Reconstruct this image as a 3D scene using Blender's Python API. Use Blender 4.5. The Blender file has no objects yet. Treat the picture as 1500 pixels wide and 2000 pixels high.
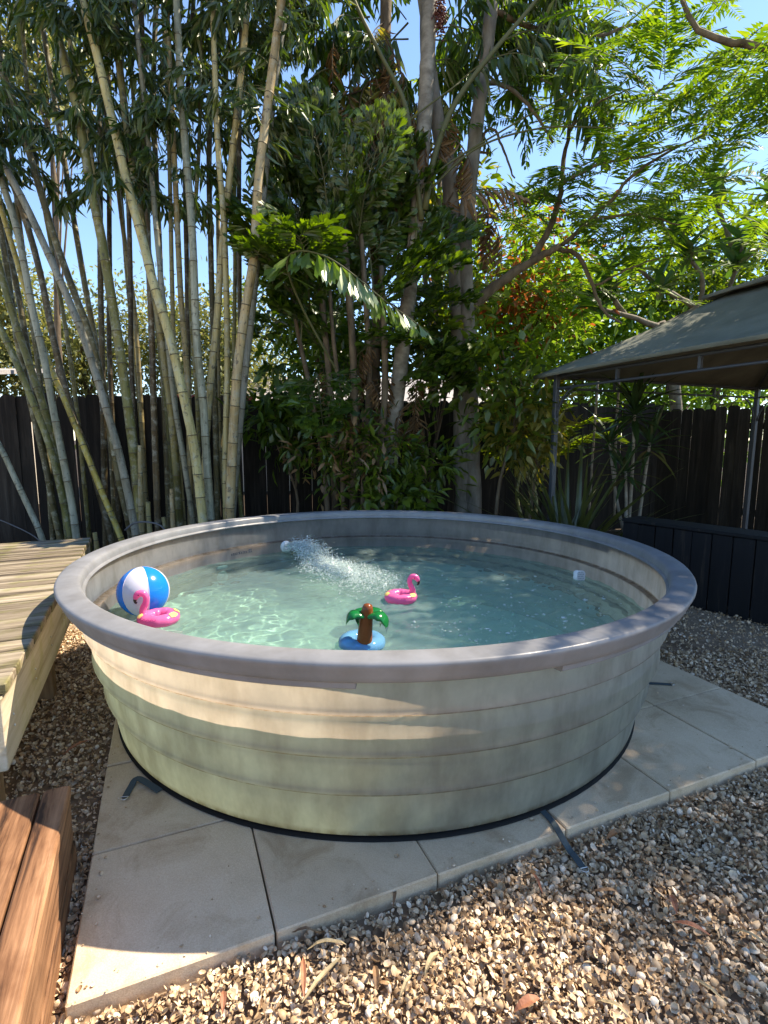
import bpy, math, random
import numpy as np
from mathutils import Vector, Matrix, Quaternion, noise as mnoise

random.seed(7)
RNG = np.random.default_rng(11)
sc = bpy.context.scene
COL = sc.collection
R_ = math.radians

# ------------------------------------------------------------------ camera
F_PX, PITCH, CAM_H = 1025.0, 0.1384, 1.297
cam_d = bpy.data.cameras.new('camera')
cam = bpy.data.objects.new('camera', cam_d)
COL.objects.link(cam)
cam.location = (0, 0, CAM_H)
cam.rotation_euler = (math.pi / 2 - PITCH, 0, 0)
cam_d.sensor_fit = 'HORIZONTAL'
cam_d.sensor_width = 36.0
cam_d.lens = 36.0 * F_PX / 1500.0
cam_d.clip_start = 0.02
cam_d.clip_end = 2000
sc.camera = cam

# ------------------------------------------------------------------ sky, sun, exposure
SUN = Vector((0.48, 0.17, 0.68)).normalized()
world = bpy.data.worlds.new('World')
sc.world = world
world.use_nodes = True
wn = world.node_tree
sky = wn.nodes.new('ShaderNodeTexSky')
sky.sky_type = 'NISHITA'
sky.sun_disc = False
sky.sun_elevation = math.asin(SUN.z)
sky.sun_rotation = math.atan2(SUN.x, SUN.y)
sky.air_density = 1.0
sky.dust_density = 0.0
sky.altitude = 600
sky.ozone_density = 6.0
wn.links.new(sky.outputs[0], wn.nodes['Background'].inputs[0])
wn.nodes['Background'].inputs[1].default_value = 0.15
sun_d = bpy.data.lights.new('sun', 'SUN')
sun_d.energy = 4.9
sun_d.angle = R_(0.53)
sun_d.color = (1.0, 0.92, 0.80)
sun = bpy.data.objects.new('sun', sun_d)
COL.objects.link(sun)
sun.rotation_euler = SUN.to_track_quat('Z', 'Y').to_euler()
sun.location = (4, 2, 9)
sun_d.cycles.is_caustics_light = True
sc.view_settings.view_transform = 'Standard'
sc.view_settings.look = 'None'
sc.view_settings.exposure = 1.3
sc.view_settings.gamma = 1.0
sc.view_settings.use_white_balance = True        # the phone's daylight-shade balance
sc.view_settings.white_balance_temperature = 7300
cy = sc.cycles
cy.use_denoising = True
cy.max_bounces = 9
cy.diffuse_bounces = 4
cy.glossy_bounces = 4
cy.transmission_bounces = 8
cy.transparent_max_bounces = 12
cy.caustics_reflective = True
cy.caustics_refractive = True
cy.sample_clamp_indirect = 6.0
cy.blur_glossy = 0.5
cy.use_adaptive_sampling = True
cy.adaptive_threshold = 0.015

# ------------------------------------------------------------------ helpers
_fw = np.array([0, math.cos(PITCH), -math.sin(PITCH)])
_up = np.array([0, math.sin(PITCH), math.cos(PITCH)])
_o = np.array([0, 0, CAM_H])


def ray(x, y):
    return _fw + np.array([1.0, 0, 0]) * (x - 750) / F_PX - _up * (y - 1000) / F_PX


def at_y(x, y, Y):
    """world point seen at photo pixel (x, y) standing at depth Y"""
    d = ray(x, y)
    return _o + d * (Y / d[1])


def at_z(x, y, z=0.0):
    d = ray(x, y)
    return _o + d * ((z - CAM_H) / d[2])


def np_mesh(name, V, F, smooth=False, mats=(), mat_idx=None):
    V = np.asarray(V, np.float32)
    me = bpy.data.meshes.new(name)
    if isinstance(F, np.ndarray):
        n, k = F.shape
        me.vertices.add(len(V))
        me.vertices.foreach_set('co', V.ravel())
        me.loops.add(n * k)
        me.loops.foreach_set('vertex_index', F.astype(np.int32).ravel())
        me.polygons.add(n)
        me.polygons.foreach_set('loop_start', np.arange(0, n * k, k, dtype=np.int32))
        me.update(calc_edges=True)
    else:
        me.from_pydata([tuple(v) for v in V.tolist()], [], F)
    for m in mats:
        me.materials.append(m)
    if mat_idx is not None:
        me.polygons.foreach_set('material_index', np.asarray(mat_idx, np.int32))
    if smooth:
        me.polygons.foreach_set('use_smooth', np.ones(len(me.polygons), bool))
    me.update()
    return me


def link(name, me, parent=None, loc=None, rot=None):
    o = bpy.data.objects.new(name, me)
    COL.objects.link(o)
    if parent is not None:
        o.parent = parent
    if loc is not None:
        o.location = loc
    if rot is not None:
        o.rotation_euler = rot
    return o


def tag(o, label=None, cat=None, group=None, kind=None):
    if label:
        o['label'] = label
    if cat:
        o['category'] = cat
    if group:
        o['group'] = group
    if kind:
        o['kind'] = kind
    return o


def thing(name, label, cat, loc=(0, 0, 0), rz=0.0, group=None):
    o = bpy.data.objects.new(name, None)
    o.empty_display_size = 0.1
    COL.objects.link(o)
    o.location = loc
    o.rotation_euler = (0, 0, rz)
    return tag(o, label, cat, group)


def under(child, part):
    """hang a part below another part of the same thing without moving it"""
    child.parent = part
    child.matrix_parent_inverse = part.matrix_basis.inverted()
    return child


class MB:
    """collects quads / tris / ngons as one mesh"""

    def __init__(self):
        self.v, self.f, self.m = [], [], []

    def add(self, V, F, mi=0):
        b = len(self.v)
        self.v += [tuple(map(float, p)) for p in V]
        self.f += [tuple(int(i) + b for i in f) for f in F]
        self.m += [mi] * len(F)
        return self

    def box(self, x0, x1, y0, y1, z0, z1, mi=0, bev=0.0):
        if bev <= 0:
            V = [(x, y, z) for z in (z0, z1) for x, y in ((x0, y0), (x1, y0), (x1, y1), (x0, y1))]
            F = [(3, 2, 1, 0), (4, 5, 6, 7), (0, 1, 5, 4), (1, 2, 6, 5), (2, 3, 7, 6), (3, 0, 4, 7)]
            return self.add(V, F, mi)
        b = bev
        rings = [(z0, b), (z0 + b, 0), (z1 - b, 0), (z1, b)]
        V, F = [], []
        for z, i in rings:
            # eight-corner outline (chamfered vertical edges)
            xs0, xs1, ys0, ys1 = x0 + i, x1 - i, y0 + i, y1 - i
            V += [(xs0 + b, ys0, z), (xs1 - b, ys0, z), (xs1, ys0 + b, z), (xs1, ys1 - b, z),
                  (xs1 - b, ys1, z), (xs0 + b, ys1, z), (xs0, ys1 - b, z), (xs0, ys0 + b, z)]
        for r in range(3):
            for k in range(8):
                a, c = r * 8 + k, r * 8 + (k + 1) % 8
                F.append((a, c, c + 8, a + 8))
        F.append(tuple(range(7, -1, -1)))
        F.append(tuple(range(24, 32)))
        return self.add(V, F, mi)

    def tube(self, pts, rad, n=10, mi=0, cap=True, squash=None, mis=None):
        pts = [Vector(p) for p in pts]
        N = len(pts)
        if not hasattr(rad, '__len__'):
            rad = [rad] * N
        V, F = [], []
        t0 = (pts[1] - pts[0]).normalized()
        ref = Vector((0, 0, 1)) if abs(t0.z) < 0.9 else Vector((1, 0, 0))
        u = t0.cross(ref).normalized()
        base = len(self.v)
        for i in range(N):
            t = (pts[min(i + 1, N - 1)] - pts[max(i - 1, 0)])
            t = t.normalized() if t.length > 1e-9 else t0
            u = (u - t * u.dot(t))
            u = u.normalized() if u.length > 1e-6 else t.orthogonal().normalized()
            w = t.cross(u)
            for k in range(n):
                a = 2 * math.pi * k / n
                V.append(pts[i] + (u * math.cos(a) + w * math.sin(a)) * rad[i])
        ms = []
        for i in range(N - 1):
            for k in range(n):
                F.append((i * n + k, i * n + (k + 1) % n, (i + 1) * n + (k + 1) % n, (i + 1) * n + k))
                ms.append(mi if mis is None else mis[i])
        if cap:
            F.append(tuple(range(n - 1, -1, -1)))
            F.append(tuple((N - 1) * n + k for k in range(n)))
            ms += [mi, mi]
        self.v += [tuple(p) for p in V]
        self.f += [tuple(i + base for i in f) for f in F]
        self.m += ms
        return self

    def lathe(self, prof, n=48, mi=0, a0=0.0, a1=2 * math.pi, close_prof=False):
        full = abs(a1 - a0 - 2 * math.pi) < 1e-6
        na = n if full else n + 1
        V, F = [], []
        P = len(prof)
        for k in range(na):
            a = a0 + (a1 - a0) * k / n
            for r, z in prof:
                V.append((r * math.cos(a), r * math.sin(a), z))
        for k in range(n):
            k2 = (k + 1) % na
            for j in range(P if close_prof else P - 1):
                j2 = (j + 1) % P
                F.append((k * P + j, k2 * P + j, k2 * P + j2, k * P + j2))
        return self.add(V, F, mi)

    def ball(self, c, r, nu=12, nv=8, mi=0, M=None):
        V, F = [], []
        sx, sy, sz = (r, r, r) if not hasattr(r, '__len__') else r
        for j in range(nv + 1):
            p = math.pi * j / nv
            for k in range(nu):
                a = 2 * math.pi * k / nu
                q = Vector((sx * math.sin(p) * math.cos(a), sy * math.sin(p) * math.sin(a), sz * math.cos(p)))
                if M is not None:
                    q = M @ q
                V.append(q + Vector(c))
        for j in range(nv):
            for k in range(nu):
                F.append((j * nu + k, (j + 1) * nu + k, (j + 1) * nu + (k + 1) % nu, j * nu + (k + 1) % nu))
        return self.add(V, F, mi)

    def mesh(self, name, mats, smooth=False, auto=None):
        if not isinstance(mats, (list, tuple)):
            mats = [mats]
        me = bpy.data.meshes.new(name)
        me.from_pydata(self.v, [], self.f)
        for m in mats:
            me.materials.append(m)
        me.polygons.foreach_set('material_index', np.asarray(self.m, np.int32))
        if smooth:
            me.polygons.foreach_set('use_smooth', np.ones(len(me.polygons), bool))
            if auto is not None:
                me.set_sharp_from_angle(angle=R_(auto))
        me.update()
        return me

    def build(self, name, mats, parent=None, smooth=False, auto=None, loc=None, rot=None):
        return link(name, self.mesh(name, mats, smooth, auto), parent, loc, rot)


def spline(P, n):
    """Catmull-Rom through the rows of P"""
    P = np.asarray(P, float)
    if len(P) == 2:
        t = np.linspace(0, 1, n)[:, None]
        return P[0] * (1 - t) + P[1] * t
    Q = np.vstack([2 * P[0] - P[1], P, 2 * P[-1] - P[-2]])
    d = np.r_[0, np.cumsum(np.linalg.norm(np.diff(P, axis=0), axis=1))]
    out = []
    for s in np.linspace(0, d[-1] - 1e-9, n):
        i = min(np.searchsorted(d, s, 'right') - 1, len(P) - 2)
        t = (s - d[i]) / max(d[i + 1] - d[i], 1e-9)
        a, b, c, e = Q[i], Q[i + 1], Q[i + 2], Q[i + 3]
        out.append(0.5 * ((2 * b) + (-a + c) * t + (2 * a - 5 * b + 4 * c - e) * t * t + (-a + 3 * b - 3 * c + e) * t ** 3))
    return np.array(out)


# ---- leaves -------------------------------------------------------------
# a leaf template lies along +X, width along Y, normal +Z
LANCE_V = np.array([[0, 0, 0], [.32, .5, .10], [.34, 0, 0], [.32, -.5, .10], [.70, .36, .03], [.70, 0, -.06], [.70, -.36, .03], [1, 0, -.16]], float)
LANCE_F = np.array([[0, 2, 1], [0, 3, 2], [1, 2, 5], [1, 5, 4], [2, 3, 6], [2, 6, 5], [4, 5, 7], [5, 6, 7]])
BLADE_V = np.array([[0, 0, 0], [.4, .5, .06], [.4, -.5, .06], [1, 0, -.06]], float)
BLADE_F = np.array([[0, 2, 1], [1, 2, 3]])
FISH_V = np.array([[0, 0, 0], [.45, .24, .05], [.45, -.24, .05], [.78, .5, .02], [.92, .26, -.02], [.80, .12, 0], [1.0, .0, -.06], [.82, -.14, 0], [.90, -.30, -.03], [.66, -.46, .02], [.45, 0, -.02]], float)
FISH_F = np.array([[0, 10, 1], [0, 2, 10], [1, 10, 5], [1, 5, 3], [3, 5, 4], [10, 7, 5], [5, 7, 6], [10, 2, 7], [2, 9, 7], [7, 9, 8]])


def leaves(P, D, U, L, W, tmpl=(LANCE_V, LANCE_F)):
    """vectorised: P positions, D directions, U rough up, L lengths, W widths -> V, F"""
    TV, TF = tmpl
    P = np.asarray(P, float); D = np.asarray(D, float); U = np.asarray(U, float)
    L = np.asarray(L, float); W = np.asarray(W, float)
    D = D / np.linalg.norm(D, axis=1, keepdims=True)
    S = np.cross(U, D)
    n = np.linalg.norm(S, axis=1, keepdims=True)
    S = np.where(n > 1e-5, S / np.maximum(n, 1e-9), np.array([1.0, 0, 0]))
    N = np.cross(D, S)
    V = (P[:, None, :] + D[:, None, :] * (TV[None, :, :1] * L[:, None, None])
         + S[:, None, :] * (TV[None, :, 1:2] * W[:, None, None])
         + N[:, None, :] * (TV[None, :, 2:3] * L[:, None, None] * .6))
    k = len(TV)
    F = TF[None] + (np.arange(len(P)) * k)[:, None, None]
    return V.reshape(-1, 3), F.reshape(-1, 3)


def merge(parts):
    Vs, Fs, b = [], [], 0
    for V, F in parts:
        Vs.append(V); Fs.append(F + b); b += len(V)
    return np.vstack(Vs), np.vstack(Fs)


def rdir(n, up=0.0, spread=1.0):
    d = RNG.normal(size=(n, 3)) * spread
    d[:, 2] += up
    return d / np.linalg.norm(d, axis=1, keepdims=True)


# ------------------------------------------------------------------ materials
def new_mat(name):
    m = bpy.data.materials.new(name)
    m.use_nodes = True
    nt = m.node_tree
    nt.nodes.clear()
    out = nt.nodes.new('ShaderNodeOutputMaterial')
    return m, nt, out


def node(nt, typ, ins=None, **props):
    n = nt.nodes.new(typ)
    for k, v in props.items():
        setattr(n, k, v)
    for k, v in (ins or {}).items():
        s = n.inputs[k]
        if isinstance(v, bpy.types.NodeSocket):
            nt.links.new(v, s)
        else:
            if isinstance(v, (tuple, list)) and len(v) == 3 and s.type == 'RGBA':
                v = (*v, 1)
            s.default_value = v
    return n


def ramp(nt, fac, stops, interp='LINEAR'):
    n = nt.nodes.new('ShaderNodeValToRGB')
    n.color_ramp.interpolation = interp
    el = n.color_ramp.elements
    while len(el) < len(stops):
        el.new(0.5)
    for e, (p, c) in zip(el, stops):
        e.position = p
        e.color = (*c, 1) if len(c) == 3 else c
    nt.links.new(fac, n.inputs[0])
    return n.outputs[0]


def coords(nt, scale=(1, 1, 1), kind='Object'):
    tc = nt.nodes.new('ShaderNodeTexCoord')
    mp = node(nt, 'ShaderNodeMapping', {'Vector': tc.outputs[kind], 'Scale': scale})
    return mp.outputs[0]


def noise_tex(nt, vec, scale, detail=4, rough=.6, dist=0.0):
    return node(nt, 'ShaderNodeTexNoise', {'Vector': vec, 'Scale': scale, 'Detail': detail, 'Roughness': rough, 'Distortion': dist}).outputs[0]


def mixc(nt, fac, a, b, mode='MIX'):
    n = nt.nodes.new('ShaderNodeMix')
    n.data_type = 'RGBA'
    n.blend_type = mode
    for s, v in ((n.inputs[0], fac), (n.inputs[6], a), (n.inputs[7], b)):
        if isinstance(v, bpy.types.NodeSocket):
            nt.links.new(v, s)
        else:
            s.default_value = (*v, 1) if hasattr(v, '__len__') and len(v) == 3 else v
    return n.outputs[2]


def surf_mat(name, stops, scale=8, stretch=(1, 1, 1), rough=.6, bump=.2, bscale=None, kind='Object', detail=5, spec=.4, rand=0.0, bdist=.01):
    m, nt, out = new_mat(name)
    vec = coords(nt, stretch, kind)
    if rand > 0:
        oi = nt.nodes.new('ShaderNodeObjectInfo')
        add = node(nt, 'ShaderNodeVectorMath', {0: vec}, operation='ADD')
        sc_ = node(nt, 'ShaderNodeVectorMath', {0: oi.outputs['Random']}, operation='SCALE')
        sc_.inputs['Scale'].default_value = 37.0
        nt.links.new(sc_.outputs[0], add.inputs[1])
        vec = add.outputs[0]
    nz = noise_tex(nt, vec, scale, detail)
    col = ramp(nt, nz, stops)
    if rand > 0:
        f = node(nt, 'ShaderNodeMath', {0: oi.outputs['Random'], 1: rand * 2}, operation='MULTIPLY')
        f2 = node(nt, 'ShaderNodeMath', {0: f.outputs[0], 1: 1 - rand}, operation='ADD')
        hs = node(nt, 'ShaderNodeHueSaturation', {'Color': col, 'Value': f2.outputs[0]})
        col = hs.outputs[0]
    b = node(nt, 'ShaderNodeBsdfPrincipled', {'Base Color': col, 'Roughness': rough, 'Specular IOR Level': spec})
    if bump > 0:
        bn = noise_tex(nt, vec, bscale or scale * 3, 4)
        bm = node(nt, 'ShaderNodeBump', {'Height': bn, 'Strength': bump, 'Distance': bdist})
        nt.links.new(bm.outputs[0], b.inputs['Normal'])
    nt.links.new(b.outputs[0], out.inputs[0])
    return m


def leaf_mat(name, c1, c2, trans, rough=.4, tfac=.45, gloss=.06, c3=None, scale=3.0):
    m, nt, out = new_mat(name)
    geo = nt.nodes.new('ShaderNodeNewGeometry')
    vec = coords(nt, (1, 1, 1), 'Object')
    nz = noise_tex(nt, vec, scale, 3)
    f = node(nt, 'ShaderNodeMath', {0: geo.outputs['Random Per Island'], 1: nz}, operation='ADD')
    f2 = node(nt, 'ShaderNodeMath', {0: f.outputs[0], 1: .5}, operation='MULTIPLY')
    stops = [(.3, c1), (.7, c2)] + ([(.86, c3)] if c3 else [])
    col = ramp(nt, f2.outputs[0], stops)
    tcol = mixc(nt, 1.0, col, trans, 'MULTIPLY')
    d = node(nt, 'ShaderNodeBsdfDiffuse', {'Color': col})
    t = node(nt, 'ShaderNodeBsdfTranslucent', {'Color': tcol})
    mx = node(nt, 'ShaderNodeMixShader', {0: tfac, 1: d.outputs[0], 2: t.outputs[0]})
    g = node(nt, 'ShaderNodeBsdfGlossy', {'Color': (.9, .95, .9), 'Roughness': rough})
    mx2 = node(nt, 'ShaderNodeMixShader', {0: gloss, 1: mx.outputs[0], 2: g.outputs[0]})
    nt.links.new(mx2.outputs[0], out.inputs[0])
    return m


def plain(name, col, rough=.5, spec=.5, metal=0.0, bump=0, bscale=60):
    m, nt, out = new_mat(name)
    b = node(nt, 'ShaderNodeBsdfPrincipled', {'Base Color': col, 'Roughness': rough, 'Specular IOR Level': spec, 'Metallic': metal})
    if bump:
        bn = noise_tex(nt, coords(nt), bscale, 3)
        bm = node(nt, 'ShaderNodeBump', {'Height': bn, 'Strength': bump, 'Distance': .004})
        nt.links.new(bm.outputs[0], b.inputs['Normal'])
    nt.links.new(b.outputs[0], out.inputs[0])
    return m


M = {}
def ground_mat():
    m, nt, out = new_mat('shelly_soil')
    geo = nt.nodes.new('ShaderNodeNewGeometry')
    p = geo.outputs['Position']
    soil = ramp(nt, noise_tex(nt, p, 14, 5), [(.3, (.12, .08, .05)), (.7, (.28, .20, .135))])
    far = ramp(nt, noise_tex(nt, p, 90, 4, .8), [(.3, (.20, .14, .09)), (.5, (.44, .35, .25)), (.7, (.58, .49, .38))])
    d = node(nt, 'ShaderNodeVectorMath', {0: p, 1: (0, 2.4, 0)}, operation='DISTANCE')
    f = ramp(nt, node(nt, 'ShaderNodeMapRange', {'Value': d.outputs['Value'], 'From Min': 2.2, 'From Max': 3.4}).outputs[0], [(0, (0, 0, 0)), (1, (1, 1, 1))])
    sx = node(nt, 'ShaderNodeSeparateXYZ', {0: p})
    wob = node(nt, 'ShaderNodeMath', {0: noise_tex(nt, p, 1.2, 3), 1: 1.2}, operation='MULTIPLY')
    yy = node(nt, 'ShaderNodeMath', {0: sx.outputs[1], 1: wob.outputs[0]}, operation='ADD')
    bed = ramp(nt, node(nt, 'ShaderNodeMapRange', {'Value': yy.outputs[0], 'From Min': 4.7, 'From Max': 5.2}).outputs[0], [(0, (0, 0, 0)), (1, (1, 1, 1))])
    bx_ = ramp(nt, node(nt, 'ShaderNodeMapRange', {'Value': sx.outputs[0], 'From Min': 2.6, 'From Max': 3.2}).outputs[0], [(0, (0, 0, 0)), (1, (1, 1, 1))])
    bed = mixc(nt, 1.0, bed, bx_, 'LIGHTEN')
    mulch = ramp(nt, noise_tex(nt, p, 22, 5), [(.3, (.022, .015, .010)), (.7, (.07, .048, .03))])
    col = mixc(nt, bed, mixc(nt, f, soil, far), mulch)
    b = node(nt, 'ShaderNodeBsdfPrincipled', {'Base Color': col, 'Roughness': .9, 'Specular IOR Level': .2})
    nt.links.new(b.outputs[0], out.inputs[0])
    return m


M['soil'] = ground_mat()
M['concrete'] = None


def concrete_mat():
    m, nt, out = new_mat('concrete_paver')
    oi = nt.nodes.new('ShaderNodeObjectInfo')
    geo = nt.nodes.new('ShaderNodeNewGeometry')
    vec = geo.outputs['Position']
    big = noise_tex(nt, vec, 2.2, 5, .65)
    col = ramp(nt, big, [(.28, (.45, .355, .245)), (.5, (.59, .48, .345)), (.72, (.66, .555, .42))])
    fine = noise_tex(nt, vec, 240, 3, .7)
    col = mixc(nt, .35, col, ramp(nt, fine, [(.35, (.25, .21, .17)), (.65, (.62, .57, .50))]), 'OVERLAY')
    sp = node(nt, 'ShaderNodeTexVoronoi', {'Vector': vec, 'Scale': 34})
    spots = ramp(nt, sp.outputs['Distance'], [(.05, (.45, .4, .35)), (.11, (1, 1, 1))])
    msk = noise_tex(nt, vec, 9, 2)
    spots = mixc(nt, ramp(nt, msk, [(.5, (0, 0, 0)), (.62, (1, 1, 1))]), (1, 1, 1), spots)
    col = mixc(nt, .6, col, spots, 'MULTIPLY')
    st = noise_tex(nt, vec, 4.5, 6, .7, .8)
    col = mixc(nt, .55, col, ramp(nt, st, [(.36, (.62, .55, .47)), (.5, (1, 1, 1))]), 'MULTIPLY')
    v = node(nt, 'ShaderNodeMath', {0: oi.outputs['Random'], 1: .12}, operation='MULTIPLY')
    v2 = node(nt, 'ShaderNodeMath', {0: v.outputs[0], 1: .92}, operation='ADD')
    col = node(nt, 'ShaderNodeHueSaturation', {'Color': col, 'Value': v2.outputs[0]}).outputs[0]
    b = node(nt, 'ShaderNodeBsdfPrincipled', {'Base Color': col, 'Roughness': .85, 'Specular IOR Level': .25})
    bm = node(nt, 'ShaderNodeBump', {'Height': fine, 'Strength': .25, 'Distance': .003})
    nt.links.new(bm.outputs[0], b.inputs['Normal'])
    nt.links.new(b.outputs[0], out.inputs[0])
    return m


M['concrete'] = concrete_mat()


def shell_mat():
    m, nt, out = new_mat('shell_gravel')
    geo = nt.nodes.new('ShaderNodeNewGeometry')
    r = geo.outputs['Random Per Island']
    col = ramp(nt, r, [(0, (.30, .19, .105)), (.2, (.46, .325, .19)), (.5, (.60, .455, .30)), (.8, (.71, .565, .40)), (.97, (.82, .73, .59))])
    nz = noise_tex(nt, geo.outputs['Position'], 130, 3)
    col = mixc(nt, .55, col, ramp(nt, nz, [(.3, (.50, .38, .28)), (.7, (1, 1, 1))]), 'MULTIPLY')
    b = node(nt, 'ShaderNodeBsdfPrincipled', {'Base Color': col, 'Roughness': .6, 'Specular IOR Level': .35})
    nt.links.new(b.outputs[0], out.inputs[0])
    return m


M['shell'] = shell_mat()


def wood_mat(name, stops, axis='X', scale=6.0, rough=.75, bump=.35, rand=.2, stain=None):
    """grain runs along the given object axis"""
    m, nt, out = new_mat(name)
    st = {'X': (.07, 1, 1), 'Y': (1, .07, 1), 'Z': (1, 1, .07)}[axis]
    tc = nt.nodes.new('ShaderNodeTexCoord')
    oi = nt.nodes.new('ShaderNodeObjectInfo')
    sh = node(nt, 'ShaderNodeVectorMath', {0: oi.outputs['Random']}, operation='SCALE')
    sh.inputs['Scale'].default_value = 53.0
    ad = node(nt, 'ShaderNodeVectorMath', {0: tc.outputs['Object'], 1: sh.outputs[0]}, operation='ADD')
    mp = node(nt, 'ShaderNodeMapping', {'Vector': ad.outputs[0], 'Scale': st})
    g = noise_tex(nt, mp.outputs[0], scale * 9, 6, .7, .6)
    g2 = noise_tex(nt, mp.outputs[0], scale * 2.2, 3, .5, 1.2)
    mixf = node(nt, 'ShaderNodeMath', {0: g, 1: g2}, operation='ADD')
    half = node(nt, 'ShaderNodeMath', {0: mixf.outputs[0], 1: .5}, operation='MULTIPLY')
    col = ramp(nt, half.outputs[0], stops)
    if stain:
        sn = noise_tex(nt, tc.outputs['Object'], 5, 4, .6)
        col = mixc(nt, ramp(nt, sn, [(.5, (0, 0, 0)), (.7, (1, 1, 1))]), col, mixc(nt, 1.0, col, stain, 'MULTIPLY'))
    f = node(nt, 'ShaderNodeMath', {0: oi.outputs['Random'], 1: rand * 2}, operation='MULTIPLY')
    f2 = node(nt, 'ShaderNodeMath', {0: f.outputs[0], 1: 1 - rand}, operation='ADD')
    col = node(nt, 'ShaderNodeHueSaturation', {'Color': col, 'Value': f2.outputs[0]}).outputs[0]
    b = node(nt, 'ShaderNodeBsdfPrincipled', {'Base Color': col, 'Roughness': rough, 'Specular IOR Level': .3})
    bm = node(nt, 'ShaderNodeBump', {'Height': half.outputs[0], 'Strength': bump, 'Distance': .01})
    nt.links.new(bm.outputs[0], b.inputs['Normal'])
    nt.links.new(b.outputs[0], out.inputs[0])
    return m


M['deck_wood'] = wood_mat('weathered_deck_wood', [(.39, (.022, .016, .011)), (.45, (.12, .092, .062)), (.56, (.25, .205, .145)), (.7, (.38, .335, .26))], 'X', 4, stain=(.62, .72, .30), rand=.22)
M['post_wood'] = wood_mat('brown_post_wood', [(.34, (.05, .03, .015)), (.5, (.16, .10, .055)), (.68, (.26, .175, .10))], 'Z', 4)
M['fascia_wood'] = wood_mat('weathered_fascia_wood', [(.34, (.16, .12, .075)), (.5, (.42, .36, .26)), (.66, (.56, .50, .39))], 'X', 3, stain=(.8, .85, .6))
M['red_wood'] = wood_mat('stained_step_wood', [(.38, (.03, .014, .008)), (.45, (.14, .066, .032)), (.56, (.27, .14, .072)), (.70, (.40, .25, .15))], 'Y', 5, rough=.65, rand=.15, stain=(.62, .55, .5))
M['fence_wood'] = wood_mat('dark_fence_wood', [(.34, (.008, .006, .0045)), (.5, (.019, .0145, .011)), (.68, (.048, .039, .030))], 'Z', 4, rough=.9, rand=.3)
M['black_wood'] = wood_mat('black_painted_wood', [(.3, (.004, .005, .006)), (.58, (.007, .008, .010)), (.74, (.05, .042, .03))], 'Z', 4, rough=.8, rand=.25)


def tank_mat(name, kind):
    m, nt, out = new_mat(name)
    vec = coords(nt, (1, 1, 1), 'Object')
    nz = noise_tex(nt, vec, 5, 5, .65)
    sm = noise_tex(nt, coords(nt, (1, 1, .35)), 9, 4, .6)
    col = ramp(nt, nz, [(.3, (.155, .160, .172)), (.7, (.212, .217, .230))])
    col = mixc(nt, .35, col, ramp(nt, sm, [(.35, (.62, .58, .52)), (.6, (1, 1, 1))]), 'MULTIPLY')
    # contact shade painted along the mould creases, plus dirt splashed round the foot
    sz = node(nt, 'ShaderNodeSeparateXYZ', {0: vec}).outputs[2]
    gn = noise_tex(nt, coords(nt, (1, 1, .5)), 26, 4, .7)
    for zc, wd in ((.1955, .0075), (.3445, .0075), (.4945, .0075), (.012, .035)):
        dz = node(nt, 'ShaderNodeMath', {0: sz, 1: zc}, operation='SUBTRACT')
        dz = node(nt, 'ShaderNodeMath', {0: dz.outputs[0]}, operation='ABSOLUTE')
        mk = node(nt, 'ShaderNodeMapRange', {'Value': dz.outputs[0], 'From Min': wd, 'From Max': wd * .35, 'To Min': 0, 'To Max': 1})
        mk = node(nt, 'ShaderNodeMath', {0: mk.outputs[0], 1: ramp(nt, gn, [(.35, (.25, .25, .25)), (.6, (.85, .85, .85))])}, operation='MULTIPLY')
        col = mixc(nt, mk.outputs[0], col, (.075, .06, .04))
    grime_shade = col
    d = node(nt, 'ShaderNodeBsdfDiffuse', {'Color': col})
    g = node(nt, 'ShaderNodeBsdfGlossy', {'Color': (1, 1, 1), 'Roughness': .38 if kind == 'wall' else .3})
    lw = node(nt, 'ShaderNodeLayerWeight', {'Blend': .18})
    fr = node(nt, 'ShaderNodeMath', {0: lw.outputs['Facing'], 1: 3.2}, operation='POWER')
    fr = node(nt, 'ShaderNodeMath', {0: fr.outputs[0], 1: .45}, operation='MULTIPLY')
    fr = node(nt, 'ShaderNodeMath', {0: fr.outputs[0], 1: .03}, operation='ADD')
    base = d.outputs[0]
    if kind == 'wall':
        tcol = mixc(nt, .4, (.86, .72, .55), ramp(nt, sm, [(.35, (.55, .48, .40)), (.6, (1, 1, 1))]), 'MULTIPLY')
        tcol = mixc(nt, 1.0, tcol, mixc(nt, 1.0, grime_shade, (5.3, 5.1, 4.8), 'MULTIPLY'), 'MULTIPLY')
        t = node(nt, 'ShaderNodeBsdfTranslucent', {'Color': tcol})
        base = node(nt, 'ShaderNodeMixShader', {0: .56, 1: d.outputs[0], 2: t.outputs[0]}).outputs[0]
    bn = noise_tex(nt, vec, 160, 2)
    bm = node(nt, 'ShaderNodeBump', {'Height': bn, 'Strength': .12, 'Distance': .002})
    nt.links.new(bm.outputs[0], g.inputs['Normal'])
    mx = node(nt, 'ShaderNodeMixShader', {0: fr.outputs[0], 1: base, 2: g.outputs[0]})
    nt.links.new(mx.outputs[0], out.inputs[0])
    return m


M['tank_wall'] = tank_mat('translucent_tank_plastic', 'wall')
M['tank_rim'] = tank_mat('grey_tank_plastic', 'rim')
M['tank_floor'] = surf_mat('pale_tank_floor', [(.3, (.50, .54, .50)), (.7, (.62, .65, .60))], 4, rough=.6, bump=.1)
M['black_rubber'] = plain('black_rubber', (.012, .012, .012), .8, .2)


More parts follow.
